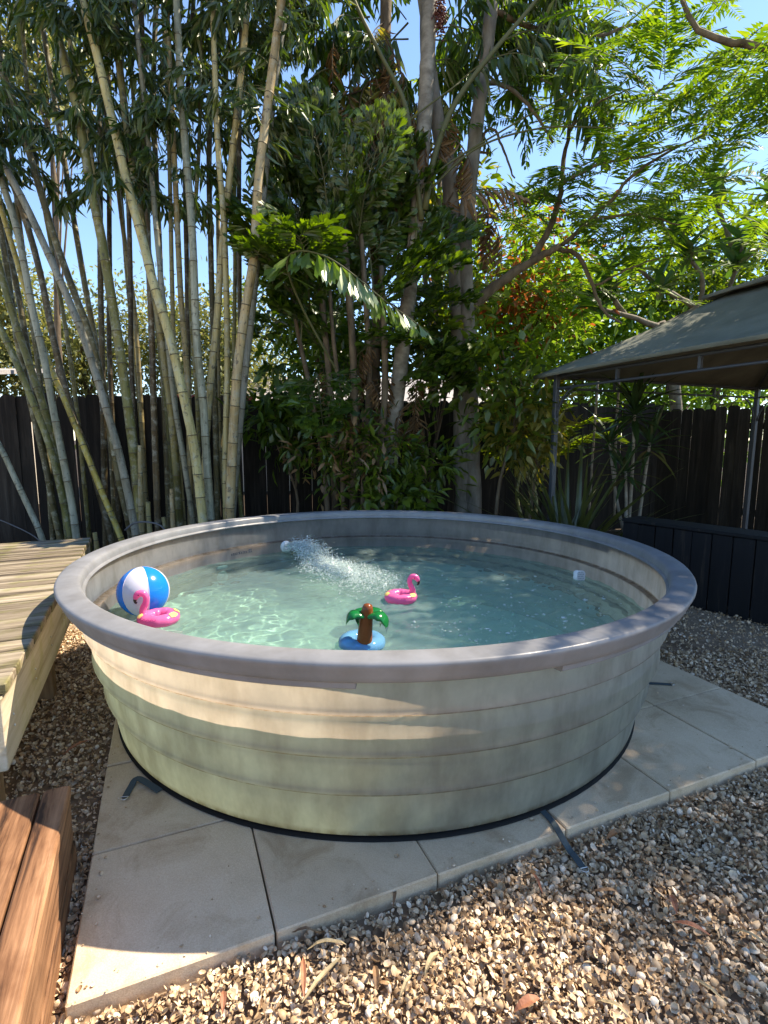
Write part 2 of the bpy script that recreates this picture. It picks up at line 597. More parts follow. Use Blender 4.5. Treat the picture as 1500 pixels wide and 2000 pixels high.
def water_mat():
    m, nt, out = new_mat('pool_water')
    g = node(nt, 'ShaderNodeBsdfGlass', {'Color': (.70, .94, .85), 'Roughness': 0.0, 'IOR': 1.33})
    tr = node(nt, 'ShaderNodeBsdfTransparent', {'Color': (.66, .92, .80)})
    mx = node(nt, 'ShaderNodeMixShader', {0: .30, 1: g.outputs[0], 2: tr.outputs[0]})
    cl = node(nt, 'ShaderNodeBsdfDiffuse', {'Color': (.60, .82, .80)})
    mx = node(nt, 'ShaderNodeMixShader', {0: .09, 1: mx.outputs[0], 2: cl.outputs[0]})
    nt.links.new(mx.outputs[0], out.inputs[0])
    return m


M['water'] = water_mat()
M['white_plastic'] = plain('white_plastic', (.78, .78, .78), .4)


def foam_mat():
    m, nt, out = new_mat('splashing_water')
    d = node(nt, 'ShaderNodeBsdfDiffuse', {'Color': (.82, .86, .86)})
    g = node(nt, 'ShaderNodeBsdfGlossy', {'Color': (1, 1, 1), 'Roughness': .08})
    t = node(nt, 'ShaderNodeBsdfTranslucent', {'Color': (.8, .9, .9)})
    a = node(nt, 'ShaderNodeMixShader', {0: .5, 1: d.outputs[0], 2: t.outputs[0]})
    b = node(nt, 'ShaderNodeMixShader', {0: .25, 1: a.outputs[0], 2: g.outputs[0]})
    tr = node(nt, 'ShaderNodeBsdfTransparent', {'Color': (.9, 1, .98)})
    c = node(nt, 'ShaderNodeMixShader', {0: .22, 1: b.outputs[0], 2: tr.outputs[0]})
    nt.links.new(c.outputs[0], out.inputs[0])
    return m


M['foam'] = foam_mat()


def vinyl(name, col, tr=.35, rough=.18):
    m, nt, out = new_mat(name)
    d = node(nt, 'ShaderNodeBsdfDiffuse', {'Color': col})
    t = node(nt, 'ShaderNodeBsdfTranslucent', {'Color': col})
    a = node(nt, 'ShaderNodeMixShader', {0: tr, 1: d.outputs[0], 2: t.outputs[0]})
    g = node(nt, 'ShaderNodeBsdfGlossy', {'Roughness': rough})
    fr = node(nt, 'ShaderNodeFresnel', {'IOR': 1.45})
    b = node(nt, 'ShaderNodeMixShader', {0: fr.outputs[0], 1: a.outputs[0], 2: g.outputs[0]})
    nt.links.new(b.outputs[0], out.inputs[0])
    return m


M['blue_vinyl'] = vinyl('blue_vinyl', (.004, .25, .86))
M['white_vinyl'] = vinyl('white_vinyl', (.80, .78, .84))
M['pink_vinyl'] = vinyl('pink_vinyl', (1.0, .20, .50), .5)
M['pink_dark'] = vinyl('deep_pink_print', (.60, .02, .20))
M['yellow_vinyl'] = vinyl('yellow_print', (.95, .80, .25))
M['black_print'] = plain('black_print', (.03, .005, .01), .3)
M['brown_vinyl'] = vinyl('brown_vinyl', (.22, .06, .015), .2)
M['green_vinyl'] = vinyl('green_vinyl', (.004, .17, .04), .3)


def clear_vinyl(name, col, fac):
    m, nt, out = new_mat(name)
    tr = node(nt, 'ShaderNodeBsdfTransparent', {'Color': col})
    d = node(nt, 'ShaderNodeBsdfDiffuse', {'Color': col})
    a = node(nt, 'ShaderNodeMixShader', {0: fac, 1: d.outputs[0], 2: tr.outputs[0]})
    g = node(nt, 'ShaderNodeBsdfGlossy', {'Roughness': .08})
    fr = node(nt, 'ShaderNodeFresnel', {'IOR': 1.45})
    b = node(nt, 'ShaderNodeMixShader', {0: fr.outputs[0], 1: a.outputs[0], 2: g.outputs[0]})
    nt.links.new(b.outputs[0], out.inputs[0])
    return m


M['clear_blue'] = clear_vinyl('clear_blue_vinyl', (.22, .58, .95), .62)
M['deep_blue'] = clear_vinyl('deep_blue_vinyl', (.01, .28, .72), .2)
M['strap'] = plain('slate_webbing', (.055, .075, .085), .8, .2, bump=.3, bscale=300)
M['steel'] = plain('steel', (.6, .6, .6), .3, .5, 1.0)


def culm_mat(name, a, b, c):
    m, nt, out = new_mat(name)
    oi = nt.nodes.new('ShaderNodeObjectInfo')
    tc = nt.nodes.new('ShaderNodeTexCoord')
    sh = node(nt, 'ShaderNodeVectorMath', {0: oi.outputs['Random']}, operation='SCALE')
    sh.inputs['Scale'].default_value = 41.0
    ad = node(nt, 'ShaderNodeVectorMath', {0: tc.outputs['Object'], 1: sh.outputs[0]}, operation='ADD')
    lo = node(nt, 'ShaderNodeMapping', {'Vector': ad.outputs[0], 'Scale': (6, 6, .8)})
    hi = node(nt, 'ShaderNodeMapping', {'Vector': ad.outputs[0], 'Scale': (60, 60, 3.5)})
    n1 = noise_tex(nt, lo.outputs[0], 1.0, 3, .6)
    n2 = noise_tex(nt, hi.outputs[0], 1.0, 4, .7)
    col = ramp(nt, n1, [(.3, a), (.5, b), (.7, c)])
    col = mixc(nt, .6, col, ramp(nt, n2, [(.33, (.42, .38, .32)), (.55, (1, 1, 1))]), 'MULTIPLY')
    n3 = noise_tex(nt, ad.outputs[0], 14, 4, .7)
    col = mixc(nt, ramp(nt, n3, [(.52, (0, 0, 0)), (.64, (.75, .75, .75))]), col, (.30, .29, .22))
    n4 = noise_tex(nt, ad.outputs[0], 22, 3, .6)
    col = mixc(nt, ramp(nt, n4, [(.57, (0, 0, 0)), (.68, (.8, .8, .8))]), col, (.06, .05, .035))
    rv = node(nt, 'ShaderNodeMapRange', {'Value': oi.outputs['Random'], 'To Min': .72, 'To Max': 1.22})
    rh = node(nt, 'ShaderNodeMapRange', {'Value': node(nt, 'ShaderNodeMath', {0: node(nt, 'ShaderNodeMath', {0: oi.outputs['Random'], 1: 17.3}, operation='MULTIPLY').outputs[0]}, operation='FRACT').outputs[0], 'To Min': .488, 'To Max': .53})
    col = node(nt, 'ShaderNodeHueSaturation', {'Color': col, 'Value': rv.outputs[0], 'Hue': rh.outputs[0]}).outputs[0]
    b_ = node(nt, 'ShaderNodeBsdfPrincipled', {'Base Color': col, 'Roughness': .5, 'Specular IOR Level': .35})
    bm = node(nt, 'ShaderNodeBump', {'Height': n2, 'Strength': .15, 'Distance': .004})
    nt.links.new(bm.outputs[0], b_.inputs['Normal'])
    nt.links.new(b_.outputs[0], out.inputs[0])
    return m


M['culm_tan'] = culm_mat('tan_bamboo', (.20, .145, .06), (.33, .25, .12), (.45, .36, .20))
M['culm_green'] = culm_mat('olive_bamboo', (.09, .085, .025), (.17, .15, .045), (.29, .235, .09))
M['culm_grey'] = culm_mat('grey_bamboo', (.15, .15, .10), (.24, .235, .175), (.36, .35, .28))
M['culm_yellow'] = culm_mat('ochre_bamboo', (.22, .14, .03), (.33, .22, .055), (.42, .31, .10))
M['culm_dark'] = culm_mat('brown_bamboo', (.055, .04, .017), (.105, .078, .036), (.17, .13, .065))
M['culm_node'] = plain('bamboo_node_scar', (.10, .08, .045), .8)
M['leaf_bamboo'] = leaf_mat('bamboo_leaf', (.028, .050, .010), (.070, .115, .020), (1.4, 1.5, .4), tfac=.4, c3=(.20, .18, .04))
M['leaf_fish'] = leaf_mat('fishtail_leaf', (.026, .052, .007), (.085, .14, .014), (1.8, 1.8, .35), rough=.35, gloss=.04, tfac=.5)
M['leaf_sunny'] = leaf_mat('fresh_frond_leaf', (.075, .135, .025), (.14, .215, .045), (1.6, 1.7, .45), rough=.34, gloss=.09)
M['leaf_feather'] = leaf_mat('feathery_leaf', (.05, .11, .015), (.13, .205, .026), (1.9, 1.8, .4), tfac=.58, gloss=.03, c3=(.20, .235, .035))
M['leaf_shrub'] = leaf_mat('shrub_leaf', (.036, .066, .009), (.125, .185, .022), (1.8, 1.75, .35), rough=.34, gloss=.04, tfac=.52)
M['leaf_dark'] = leaf_mat('dark_leathery_leaf', (.018, .045, .016), (.045, .085, .028), (1.3, 1.5, .5), rough=.25, gloss=.12, tfac=.3)
M['leaf_plum'] = leaf_mat('frangipani_leaf', (.035, .085, .025), (.085, .16, .04), (1.5, 1.6, .5), rough=.22, gloss=.12, tfac=.4)
M['leaf_bg'] = leaf_mat('distant_leaf', (.12, .14, .05), (.27, .27, .11), (1.4, 1.35, .7), tfac=.45, gloss=.02, c3=(.40, .36, .20))
M['leaf_bright'] = leaf_mat('backlit_leaf', (.11, .20, .03), (.24, .36, .06), (1.5, 1.5, .5), tfac=.5, gloss=.02)
M['leaf_rust'] = leaf_mat('rusty_leaf', (.22, .06, .02), (.40, .14, .05), (1.4, 1.1, .7), tfac=.45, gloss=.02)
M['leaf_dry'] = leaf_mat('dry_leaf', (.13, .07, .03), (.27, .17, .085), (1.2, 1.0, .7), tfac=.3, gloss=.03)
M['leaf_yellowed'] = leaf_mat('yellowing_leaf', (.10, .12, .02), (.30, .26, .05), (1.5, 1.4, .4), tfac=.5, gloss=.04)
M['blade'] = leaf_mat('strap_leaf', (.03, .04, .010), (.075, .085, .022), (1.2, 1.3, .6), rough=.3, gloss=.06, tfac=.2)
M['bark'] = surf_mat('grey_bark', [(.3, (.09, .075, .055)), (.55, (.19, .165, .13)), (.75, (.28, .25, .21))], 9, (1, 1, .4), .85, .6)
M['bark_brown'] = surf_mat('brown_bark', [(.3, (.06, .04, .022)), (.6, (.16, .115, .07)), (.8, (.24, .185, .12))], 12, (1, 1, .4), .85, .6)
M['bark_palm'] = surf_mat('palm_bark', [(.3, (.12, .10, .075)), (.55, (.26, .23, .18)), (.75, (.38, .35, .30))], 7, (1, 1, 1.5), .8, .5)
M['twig'] = plain('green_twig', (.09, .09, .03), .7)
M['twig_brown'] = plain('brown_twig', (.09, .06, .035), .8)
M['canopy_cloth'] = surf_mat('faded_canopy_cloth', [(.3, (.09, .10, .08)), (.7, (.155, .165, .135))], 3, rough=.9, bump=.2, bscale=40)
M['frame_metal'] = plain('charcoal_metal', (.045, .055, .068), .45)
M['white_paint'] = plain('white_paint', (.75, .75, .74), .6)
M['shingle'] = surf_mat('roof_shingles', [(.3, (.26, .24, .23)), (.7, (.40, .38, .36))], 20, rough=.95, bump=.4)
M['stucco'] = surf_mat('stucco', [(.3, (.45, .40, .34)), (.7, (.55, .50, .43))], 10, rough=.9)
M['red_paint'] = plain('red_paint', (.30, .04, .03), .6)
M['cable'] = plain('black_cable', (.01, .01, .01), .6)
M['cord'] = plain('grey_cord', (.07, .07, .075), .5)

# ================================================================== SETTING
CX, CY = -0.0355, 2.877          # tank centre
ZW = 0.412                       # water level
TH = 0.3935                      # yard axes: pavers, deck and gazebo share them
AU = np.array([math.cos(TH), math.sin(TH), 0.0])
AV = np.array([-math.sin(TH), math.cos(TH), 0.0])
GZ = -0.045                      # gravel bed

ground = link('ground', np_mesh('ground', [(-300, -60, GZ - .012), (300, -60, GZ - .012), (300, 600, GZ - .012), (-300, 600, GZ - .012)], np.array([[0, 1, 2, 3]]), mats=[M['soil']]))
tag(ground, kind='structure')

# ---- pavers -----------------------------------------------------------------
SL = 0.488
P00 = np.array([-0.737, 1.037, 0.0])
pad = bpy.data.objects.new('pavement', None)
COL.objects.link(pad)
pad.location = P00
pad.rotation_euler = (0, 0, TH)
tag(pad, 'square tan concrete pavers laid in a grid under the round pool', kind='structure')
cells = [(i, 0) for i in range(6)] + [(0, 1), (1, 1), (4, 1), (5, 1), (5, 2), (5, 3), (0, 2), (4, 2), (0, 3)]
for i, j in cells:
    g = .0025
    mb = MB()
    hz = random.uniform(-.002, .002)
    mb.box(-SL / 2 + g, SL / 2 - g, -SL / 2 + g, SL / 2 - g, -.075, hz, bev=.004)
    o = mb.build('paver', M['concrete'], pad, loc=((i + .5) * SL, (j + .5) * SL, 0), rot=(random.uniform(-.002, .002), random.uniform(-.002, .002), random.uniform(-.004, .004)))


# ---- shell gravel -----------------------------------------------------------
def pad_local(P):
    d = P - P00[:2]
    return d @ AU[:2] / SL, d @ AV[:2] / SL


def shell_field():
    rings, k = [], 7
    ang = np.linspace(0, 2 * np.pi, k, endpoint=False)
    tv = [(0, 0, -.32)]
    for r, z in ((.62, -.19), (1.0, .12)):
        for a in ang:
            ell = 1.0 + .18 * math.cos(a)
            tv.append((r * math.cos(a) * ell, r * math.sin(a) * .88, z))
    tv = np.array(tv)
    tf = []
    for i in range(k):
        j = (i + 1) % k
        tf += [(0, 1 + i, 1 + j), (1 + i, 1 + k + i, 1 + k + j), (1 + i, 1 + k + j, 1 + j)]
    tf = np.array(tf)
    pts = []
    # front and right gravel, then the strip between deck and pavers
    regions = [((-1.0, 2.3, .85, 2.0), 12500), ((.6, 3.3, 2.0, 3.2), 6500), ((1.2, 3.9, 3.2, 5.2), 1800), ((-2.3, -.7, .85, 3.6), 5600), ((-3.2, -1.2, 3.6, 5.0), 900)]
    for (x0, x1, y0, y1), dens in regions:
        n = int((x1 - x0) * (y1 - y0) * dens)
        pts.append(np.c_[RNG.uniform(x0, x1, n), RNG.uniform(y0, y1, n)])
    P = np.vstack(pts)
    a, b = pad_local(P)
    keep = ~((a > -.012) & (a < 6.01) & (b > -.012) & (b < 5.2))
    keep &= np.hypot(P[:, 0] - CX, P[:, 1] - CY) > 1.33
    keep &= (np.abs(P[:, 0]) < .80 * P[:, 1] + .1)
    P = P[keep]
    n_main = len(P)
    # strays kicked up onto the pavers
    su = np.r_[RNG.uniform(0, 6, 90), RNG.uniform(0, 6, 60), np.abs(RNG.normal(0, .15, 40))]
    sv = np.r_[np.abs(RNG.normal(0, .10, 90)), RNG.uniform(0, 1.6, 60), RNG.uniform(0, 3, 40)]
    Q = P00[:2] + su[:, None] * SL * AU[:2] + sv[:, None] * SL * AV[:2]
    Q = Q[np.hypot(Q[:, 0] - CX, Q[:, 1] - CY) > 1.35]
    P = np.vstack([P, Q])
    n = len(P)
    size = RNG.gamma(5, 1 / 5, n) * .0070
    size = np.clip(size, .0028, .0150)
    z = GZ - .004 + RNG.uniform(0, .021, n) ** 1.0
    # gentle heaps
    z += .006 * np.sin(P[:, 0] * 7.1 + P[:, 1] * 3) * np.sin(P[:, 1] * 6.3)
    z[n_main:] = .003
    size[n_main:] *= RNG.uniform(.25, .8, n - n_main)
    nor = rdir(n, 0.9)
    nor[n_main:] = rdir(n - n_main, 5)
    flip = RNG.random(n) < .5
    nor[flip] *= -1
    t = rdir(n)
    s = np.cross(nor, t); s /= np.linalg.norm(s, axis=1, keepdims=True)
    t = np.cross(s, nor)
    tall = RNG.uniform(.7, 1.25, n)
    V = (np.c_[P, z][:, None, :] + size[:, None, None] * (t[:, None, :] * tv[None, :, :1] + s[:, None, :] * tv[None, :, 1:2] * tall[:, None, None] + nor[:, None, :] * tv[None, :, 2:3]))
    Fc = tf[None] + (np.arange(n) * len(tv))[:, None, None]
    return V.reshape(-1, 3), Fc.reshape(-1, 3)


V, Fc = shell_field()
gravel = link('shell_gravel', np_mesh('shell_gravel', V, Fc, True, [M['shell']]))
tag(gravel, 'bed of small broken tan seashells covering the ground around the pavers', 'gravel', kind='stuff')


# ---- fences -----------------------------------------------------------------
def fence(label, A, B, top, group=None, plank=.14, gap=.002, dog=True):
    A, B = np.array(A, float), np.array(B, float)
    L = np.linalg.norm(B - A)
    rz = math.atan2(B[1] - A[1], B[0] - A[0])
    f = thing('wooden_fence', label, 'fence', (A[0], A[1], GZ), rz, group)
    shapes = []
    for s in range(4):
        mb = MB()
        w, t = plank / 2 - gap / 2, .009
        h = top
        c = .028 if dog else .004
        prof = [(-w, 0), (w, 0), (w, h - c), (w - c, h), (-w + c, h), (-w, h - c)]
        Vv = [(x, -t, z) for x, z in prof] + [(x, t, z) for x, z in prof]
        Ff = [tuple(range(6)), tuple(range(11, 5, -1))] + [(i, i + 6, (i + 1) % 6 + 6, (i + 1) % 6) for i in range(6)]
        mb.add(Vv, Ff)
        shapes.append(mb.mesh('plank', M['fence_wood']))
    x = plank / 2
    while x < L:
        o = link('plank', random.choice(shapes), f, (x, random.uniform(-.008, .008), random.uniform(-.03, .03)), (random.uniform(-.01, .01), random.uniform(-.006, .006), random.uniform(-.02, .02)))
        x += plank + random.choice((0, 0, 0, 0, .001, .004))
    for z in (.3, top - .3):
        MB().box(0, L, .02, .058, z, z + .09, bev=.004).build('rail', M['fence_wood'], f)
    x = 1.2
    while x < L:
        MB().box(x - .045, x + .045, .06, .15, 0, top - .05, bev=.005).build('post', M['fence_wood'], f)
        x += 2.4
    return f


FA, FB, FC = (-7.2, 5.1), (4.1, 7.9), (6.2, 6.0)
fence('long dark weathered plank fence behind the bamboo and the palms', FA, FB, 1.83)
fence('grey plank fence with knots behind the black box, under the gazebo', FB, FC, 1.77)

# ---- neighbouring houses ------------------------------------------------------
h = thing('house', 'low house with pale grey shingle roof beyond the fence behind the dark palms', 'house', (0.2, 13.5, GZ), .12)
MB().box(-4.2, 4.0, .4, 5, 0, 2.2).build('wall', M['stucco'], h)
rf = MB()
rf.add([(-4.7, 0, 2.15), (4.5, 0, 2.15), (3.4, 2.7, 3.15), (-3.6, 2.7, 3.15), (-4.7, 5.4, 2.15), (4.5, 5.4, 2.15), (-4.7, 0, 2.0), (4.5, 0, 2.0), (4.5, 5.4, 2.0), (-4.7, 5.4, 2.0)],
       [(0, 1, 2, 3), (3, 2, 5, 4), (0, 3, 4), (1, 5, 2), (6, 7, 1, 0), (7, 8, 5, 1), (9, 6, 0, 4), (6, 9, 8, 7), (8, 9, 4, 5)])
rf.build('roof', M['shingle'], h)
MB().box(-4.72, 4.52, -.05, -.003, 1.98, 2.14).build('fascia', M['white_paint'], h)
h2 = thing('shed', 'white eave and roof corner of a shed beyond the fence, far left', 'shed', (-8.9, 8.0, GZ), .1)
MB().box(-2, 2.0, 0, 3, 0, 2.1).build('wall', M['stucco'], h2)
MB().add([(-2.3, -.35, 2.25), (2.35, -.35, 2.25), (2.35, 3.3, 2.75), (-2.3, 3.3, 2.75), (-2.3, -.35, 2.32), (2.35, -.35, 2.32), (2.35, 3.3, 2.82), (-2.3, 3.3, 2.82)],
         [(0, 3, 2, 1), (4, 5, 6, 7), (0, 1, 5, 4), (1, 2, 6, 5), (2, 3, 7, 6), (3, 0, 4, 7)]).build('roof', M['shingle'], h2)
MB().box(-2.3, 2.35, -.42, -.353, 2.08, 2.30, bev=.01).build('gutter', M['white_paint'], h2)
rs = thing('red_rail', 'short red painted rail showing just above the fence behind bamboo', 'rail', (-3.05, 7.4, GZ), .2)
MB().box(0, 1.2, 0, .05, 1.74, 1.95, bev=.005).build('board', M['red_paint'], rs)
for x in (.05, 1.1):
    MB().box(x, x + .06, .055, .1, 0, 1.9).build('post', M['fence_wood'], rs)

# ---- deck -------------------------------------------------------------------
DZ = 0.53
DN = np.array([-1.196, 1.55])                    # near right corner
DF = np.array([-2.345, 4.12])                    # far right corner
dv = DF - DN
DL = np.linalg.norm(dv)
d_rz = math.atan2(dv[1], dv[0]) - math.pi / 2    # local +Y runs along the right edge, away
deck = thing('wooden_deck', 'weathered mossy timber deck standing left of the round pool', 'deck', (DN[0], DN[1], GZ), d_rz)
DWID = 3.4
bw, n = .137, 0
y = .02
zt = DZ - GZ
while y + bw < DL + .01:
    mb = MB()
    e = random.uniform(-.006, .006)
    mb.box(-DWID, .012 + e, -bw / 2, bw / 2, -.036, 0, bev=.004)
    mb.build('deck_board', M['deck_wood'], deck, loc=(0, y + bw / 2, zt + random.uniform(-.0015, .0015)), rot=(random.uniform(-.006, .006), 0, random.uniform(-.0015, .0015)))
    y += bw + .007
side_f = MB().box(-DL / 2, DL / 2, -.019, .019, -.245, 0, bev=.003).build('fascia', M['fascia_wood'], deck, loc=(-.024, DL / 2, zt - .040), rot=(0, 0, math.pi / 2))
MB().box(-DWID / 2, DWID / 2, -.019, .019, -.245, 0, bev=.003).build('fascia', M['fascia_wood'], deck, loc=(-DWID / 2 - .05, .022, zt - .040))
MB().box(-DWID / 2, DWID / 2, -.019, .019, -.245, 0, bev=.003).build('fascia', M['fascia_wood'], deck, loc=(-DWID / 2 - .05, DL - .03, zt - .040))
for (px, py) in ((-.10, .1), (-.10, 1.18), (-.10, DL - .12), (-1.6, .1), (-1.6, DL - .12)):
    MB().box(-.045, .045, -.045, .045, 0, zt - .041, bev=.004).build('post', M['post_wood'], deck, loc=(px, py, 0))
for k in range(8):
    for yy in (.06, .10):
        under(MB().ball((0, 0, 0), (.003, .005, .005), 8, 4).build('nail', M['steel'], deck, loc=(-.003, .12 + k * .38, zt - .09 - yy)), side_f)

# ---- step -------------------------------------------------------------------
SZ = 0.22
SC = np.array([-0.985, 1.515])                   # far right corner
step = thing('wooden_step', 'low reddish stained timber step below the deck, lower left corner', 'step', (SC[0], SC[1], GZ), d_rz)
st = SZ - GZ
LEN = 1.15
xs = 0.0
for w in (.075, .142, .142, .142):
    mb = MB()
    mb.box(-w / 2, w / 2, -LEN / 2, LEN / 2, -.038, 0, bev=.006)
    mb.build('tread_board', M['red_wood'], step, loc=(xs - w / 2, -LEN / 2 + random.uniform(-.004, .012), st), rot=(0, random.uniform(-.008, .008), 0))
    xs -= w + .007
MB().box(-.019, .019, -LEN / 2 + .02, LEN / 2 - .01, -.135, 0, bev=.004).build('side_board', M['red_wood'], step, loc=(-.022, -LEN / 2, st - .041))
MB().box(-.019, .019, -LEN / 2 + .02, LEN / 2 - .01, -.085, 0, bev=.004).build('side_board', M['red_wood'], step, loc=(-.017, -LEN / 2, st - .180))
MB().box(-.22, .22, -.019, .019, -.22, 0, bev=.004).build('end_board', M['red_wood'], step, loc=(-.275, -.04, st - .041))

# ================================================================== THE POOL
tank = thing('stock_tank_pool', 'big round grey plastic stock tank pool on concrete pavers', 'pool', (CX, CY, 0))
WALL = [(1.300, .012), (1.326, .014), (1.336, .022), (1.347, .08), (1.354, .130), (1.355, .160), (1.350, .184), (1.351, .190), (1.376, .1930), (1.384, .1965), (1.3865, .203), (1.384, .212), (1.3825, .224), (1.389, .27), (1.392, .300), (1.391, .316), (1.386, .333), (1.387, .339), (1.412, .3420), (1.420, .3455), (1.4225, .352), (1.420, .361), (1.4185, .373),
        (1.422, .42), (1.423, .450), (1.422, .466), (1.417, .483), (1.418, .489), (1.440, .4920), (1.447, .4955), (1.449, .502), (1.447, .511), (1.4455, .523), (1.448, .57), (1.449, .612), (1.450, .640), (1.451, .668)]
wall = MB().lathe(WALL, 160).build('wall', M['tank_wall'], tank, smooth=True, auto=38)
floor_prof = [(.001, .030), (.7, .030), (1.25, .028), (1.325, .020)]
bottom = MB().lathe(floor_prof, 96).build('bottom', M['tank_floor'], tank, smooth=True)
RIM = [(1.4545, .642), (1.470, .634), (1.495, .628), (1.508, .629), (1.515, .636), (1.522, .652), (1.530, .672), (1.5365, .684), (1.5375, .691), (1.534, .6975), (1.526, .7005), (1.480, .7025), (1.455, .7015), (1.445, .698), (1.440, .691), (1.4375, .676), (1.4365, .662), (1.428, .658), (1.426, .650), (1.4325, .645)]
MB().lathe(RIM, 192, close_prof=True).build('rim', M['tank_rim'], tank, smooth=True, auto=60)
sk = [(1.4555, .600), (1.489, .602), (1.497, .608), (1.4985, .6265), (1.4555, .632)]
for a0, a1 in ((-2.62, -1.60), (-1.18, -.55), (.2, 1.0), (1.6, 2.5)):
    mb = MB().lathe(sk, 48, a0=a0, a1=a1, close_prof=True)
    P = len(sk)
    nv = len(mb.v)
    mb.f += [tuple(range(P)), tuple(range(nv - 1, nv - P - 1, -1))]
    mb.m += [0, 0]
    mb.build('rim_skirt', M['tank_rim'], tank, smooth=True, auto=40)
MB().lathe([(1.29, .008), (1.334, .008), (1.341, .003), (1.338, -.0005), (1.29, -.0005)], 128, close_prof=True).build('base_mat', M['black_rubber'], tank, smooth=True, auto=40)
for k, rr in ((0, 0), ):
    pass
for o in (wall, bottom):
    o.cycles.is_caustics_receiver = True


def wall_r(z):
    for (r0, z0), (r1, z1) in zip(WALL, WALL[1:]):
        if z0 <= z <= z1:
            return r0 + (r1 - r0) * (z - z0) / max(z1 - z0, 1e-6)
    return 1.44


def on_wall(px, py, z):
    """angle round the tank of the inner wall point seen near pixel"""
    p = at_z(px, py, z)
    return math.atan2(p[1] - CY, p[0] - CX)


# blurred mirrored lettering showing through the wall
a_let = on_wall(466, 1074, .47)
strokes = [(0, .011, .5), (.010, .012, .55), (.016, .006, .6), (.026, .013, .6), (.033, .005, .65), (.043, .012, .62), (.050, .006, .9), (.060, .012, .6), (.070, .007, .7), (.078, .012, .6), (.088, .012, .6), (.097, .006, .7), (.108, .013, 1.0), (.118, .01, 1.25)]
for s, w, hgt in strokes:
    zz = .452
    ang = a_let + .055 - s
    r = wall_r(zz) - .0025
    mb = MB()
    hh = .026 * hgt
    lean = .004 if hgt > .95 else 0
    mb.add([(-w / 2, 0, 0), (w / 2, 0, 0), (w / 2 - lean, 0, hh), (-w / 2 - lean, 0, hh), (-w / 2 + .003, 0, hh * .3), (w / 2 - .003, 0, hh * .3), (w / 2 - .003, 0, hh * .62), (-w / 2 + .003, 0, hh * .62)],
           [(0, 1, 5, 4), (2, 3, 7, 6), (1, 2, 6, 5)] if int(s * 1000) % 2 else [(0, 1, 5, 4), (2, 3, 7, 6), (3, 0, 4, 7)])
    mb.build('lettering', plain('slate_print', (.035, .05, .075), .6) if 'print' not in M else M['print'], tank, loc=(r * math.cos(ang), r * math.sin(ang), zz - .008), rot=(0, 0, ang - math.pi / 2))
    M['print'] = bpy.data.materials['slate_print']


# ---- water --------------------------------------------------------------------
jet0 = None
aj = on_wall(557, 1066, .455)
rj = wall_r(.455)
JET = np.array([CX + (rj - .03) * math.cos(aj), CY + (rj - .03) * math.sin(aj), .455])
JEND = np.array([*at_z(790, 1160, ZW)[:2], ZW])


def wave(X, Y):
    r = np.random.default_rng(5)
    H = np.zeros_like(X)
    wx = X + .05 * np.sin(3.1 * Y + 1) + .03 * np.sin(7 * X)
    wy = Y + .05 * np.sin(2.7 * X + 2) + .03 * np.sin(6 * Y)
    for lam, amp, cnt in ((.75, .0010, 7), (.34, .0011, 10), (.17, .0010, 16), (.09, .00055, 20)):
        for _ in range(cnt):
            a = r.uniform(0, 2 * np.pi); k = 2 * np.pi / (lam * r.uniform(.75, 1.3)); p = r.uniform(0, 6.28)
            H += amp * np.sin(k * (wx * np.cos(a) + wy * np.sin(a)) + p) * .55
    # rough water along the jet and to its right
    d = JEND[:2] - JET[:2]
    L = np.linalg.norm(d); d = d / L
    s = (X - JET[0]) * d[0] + (Y - JET[1]) * d[1]
    c = -(X - JET[0]) * d[1] + (Y - JET[1]) * d[0]
    m = np.exp(-(c / (.09 + .16 * np.clip(s, 0, 2))) ** 2) * np.clip(s / .2, 0, 1) * np.exp(-np.clip(s - 1.3, 0, 5) / .8)
    m = np.maximum(m, .30 * np.clip((X - .15) / .5, 0, 1))
    T = np.zeros_like(X)
    for lam, amp, cnt in ((.16, .0032, 8), (.085, .0021, 12), (.05, .0011, 12)):
        for _ in range(cnt):
            a = r.uniform(0, 2 * np.pi); k = 2 * np.pi / (lam * r.uniform(.75, 1.3)); p = r.uniform(0, 6.28)
            T += amp * np.sin(k * (wx * np.cos(a) + wy * np.sin(a)) + p) * .6
    return H + T * m


def water_mesh():
    nr, na = 230, 420
    rr = np.linspace(0.0, 1, nr) ** .8 * (wall_r(ZW) - .0008)
    aa = np.linspace(0, 2 * np.pi, na, endpoint=False)
    Rr, A = np.meshgrid(rr[1:], aa, indexing='ij')
    X, Y = CX + Rr * np.cos(A), CY + Rr * np.sin(A)
    Z = ZW + wave(X, Y)
    V = np.c_[X.ravel(), Y.ravel(), Z.ravel()]
    V = np.vstack([V, [[CX, CY, ZW + float(wave(np.array([CX]), np.array([CY]))[0])]]])
    i = np.arange(nr - 2)[:, None] * na
    k = np.arange(na)[None, :]
    k2 = (k + 1) % na
    q = np.stack([i + k, i + na + k, i + na + k2, i + k2], -1).reshape(-1, 4)
    t1 = np.stack([q[:, 0], q[:, 1], q[:, 2]], -1)
    t2 = np.stack([q[:, 0], q[:, 2], q[:, 3]], -1)
    c = len(V) - 1
    fan = np.stack([np.full(na, c), np.arange(na), (np.arange(na) + 1) % na], -1)
    return V, np.vstack([t1, t2, fan])


Vw, Fw = water_mesh()
water = link('water', np_mesh('water', Vw, Fw, True, [M['water']]))
tag(water, 'rippled green pool water filling the round tank', kind='structure')
water.cycles.is_caustics_caster = True

# ---- fittings inside the tank ---------------------------------------------------
nz_ = thing('return_jet', 'white round return jet fitting on the far wall of the pool', 'jet fitting', (CX + rj * math.cos(aj), CY + rj * math.sin(aj), .452), aj - math.pi / 2)
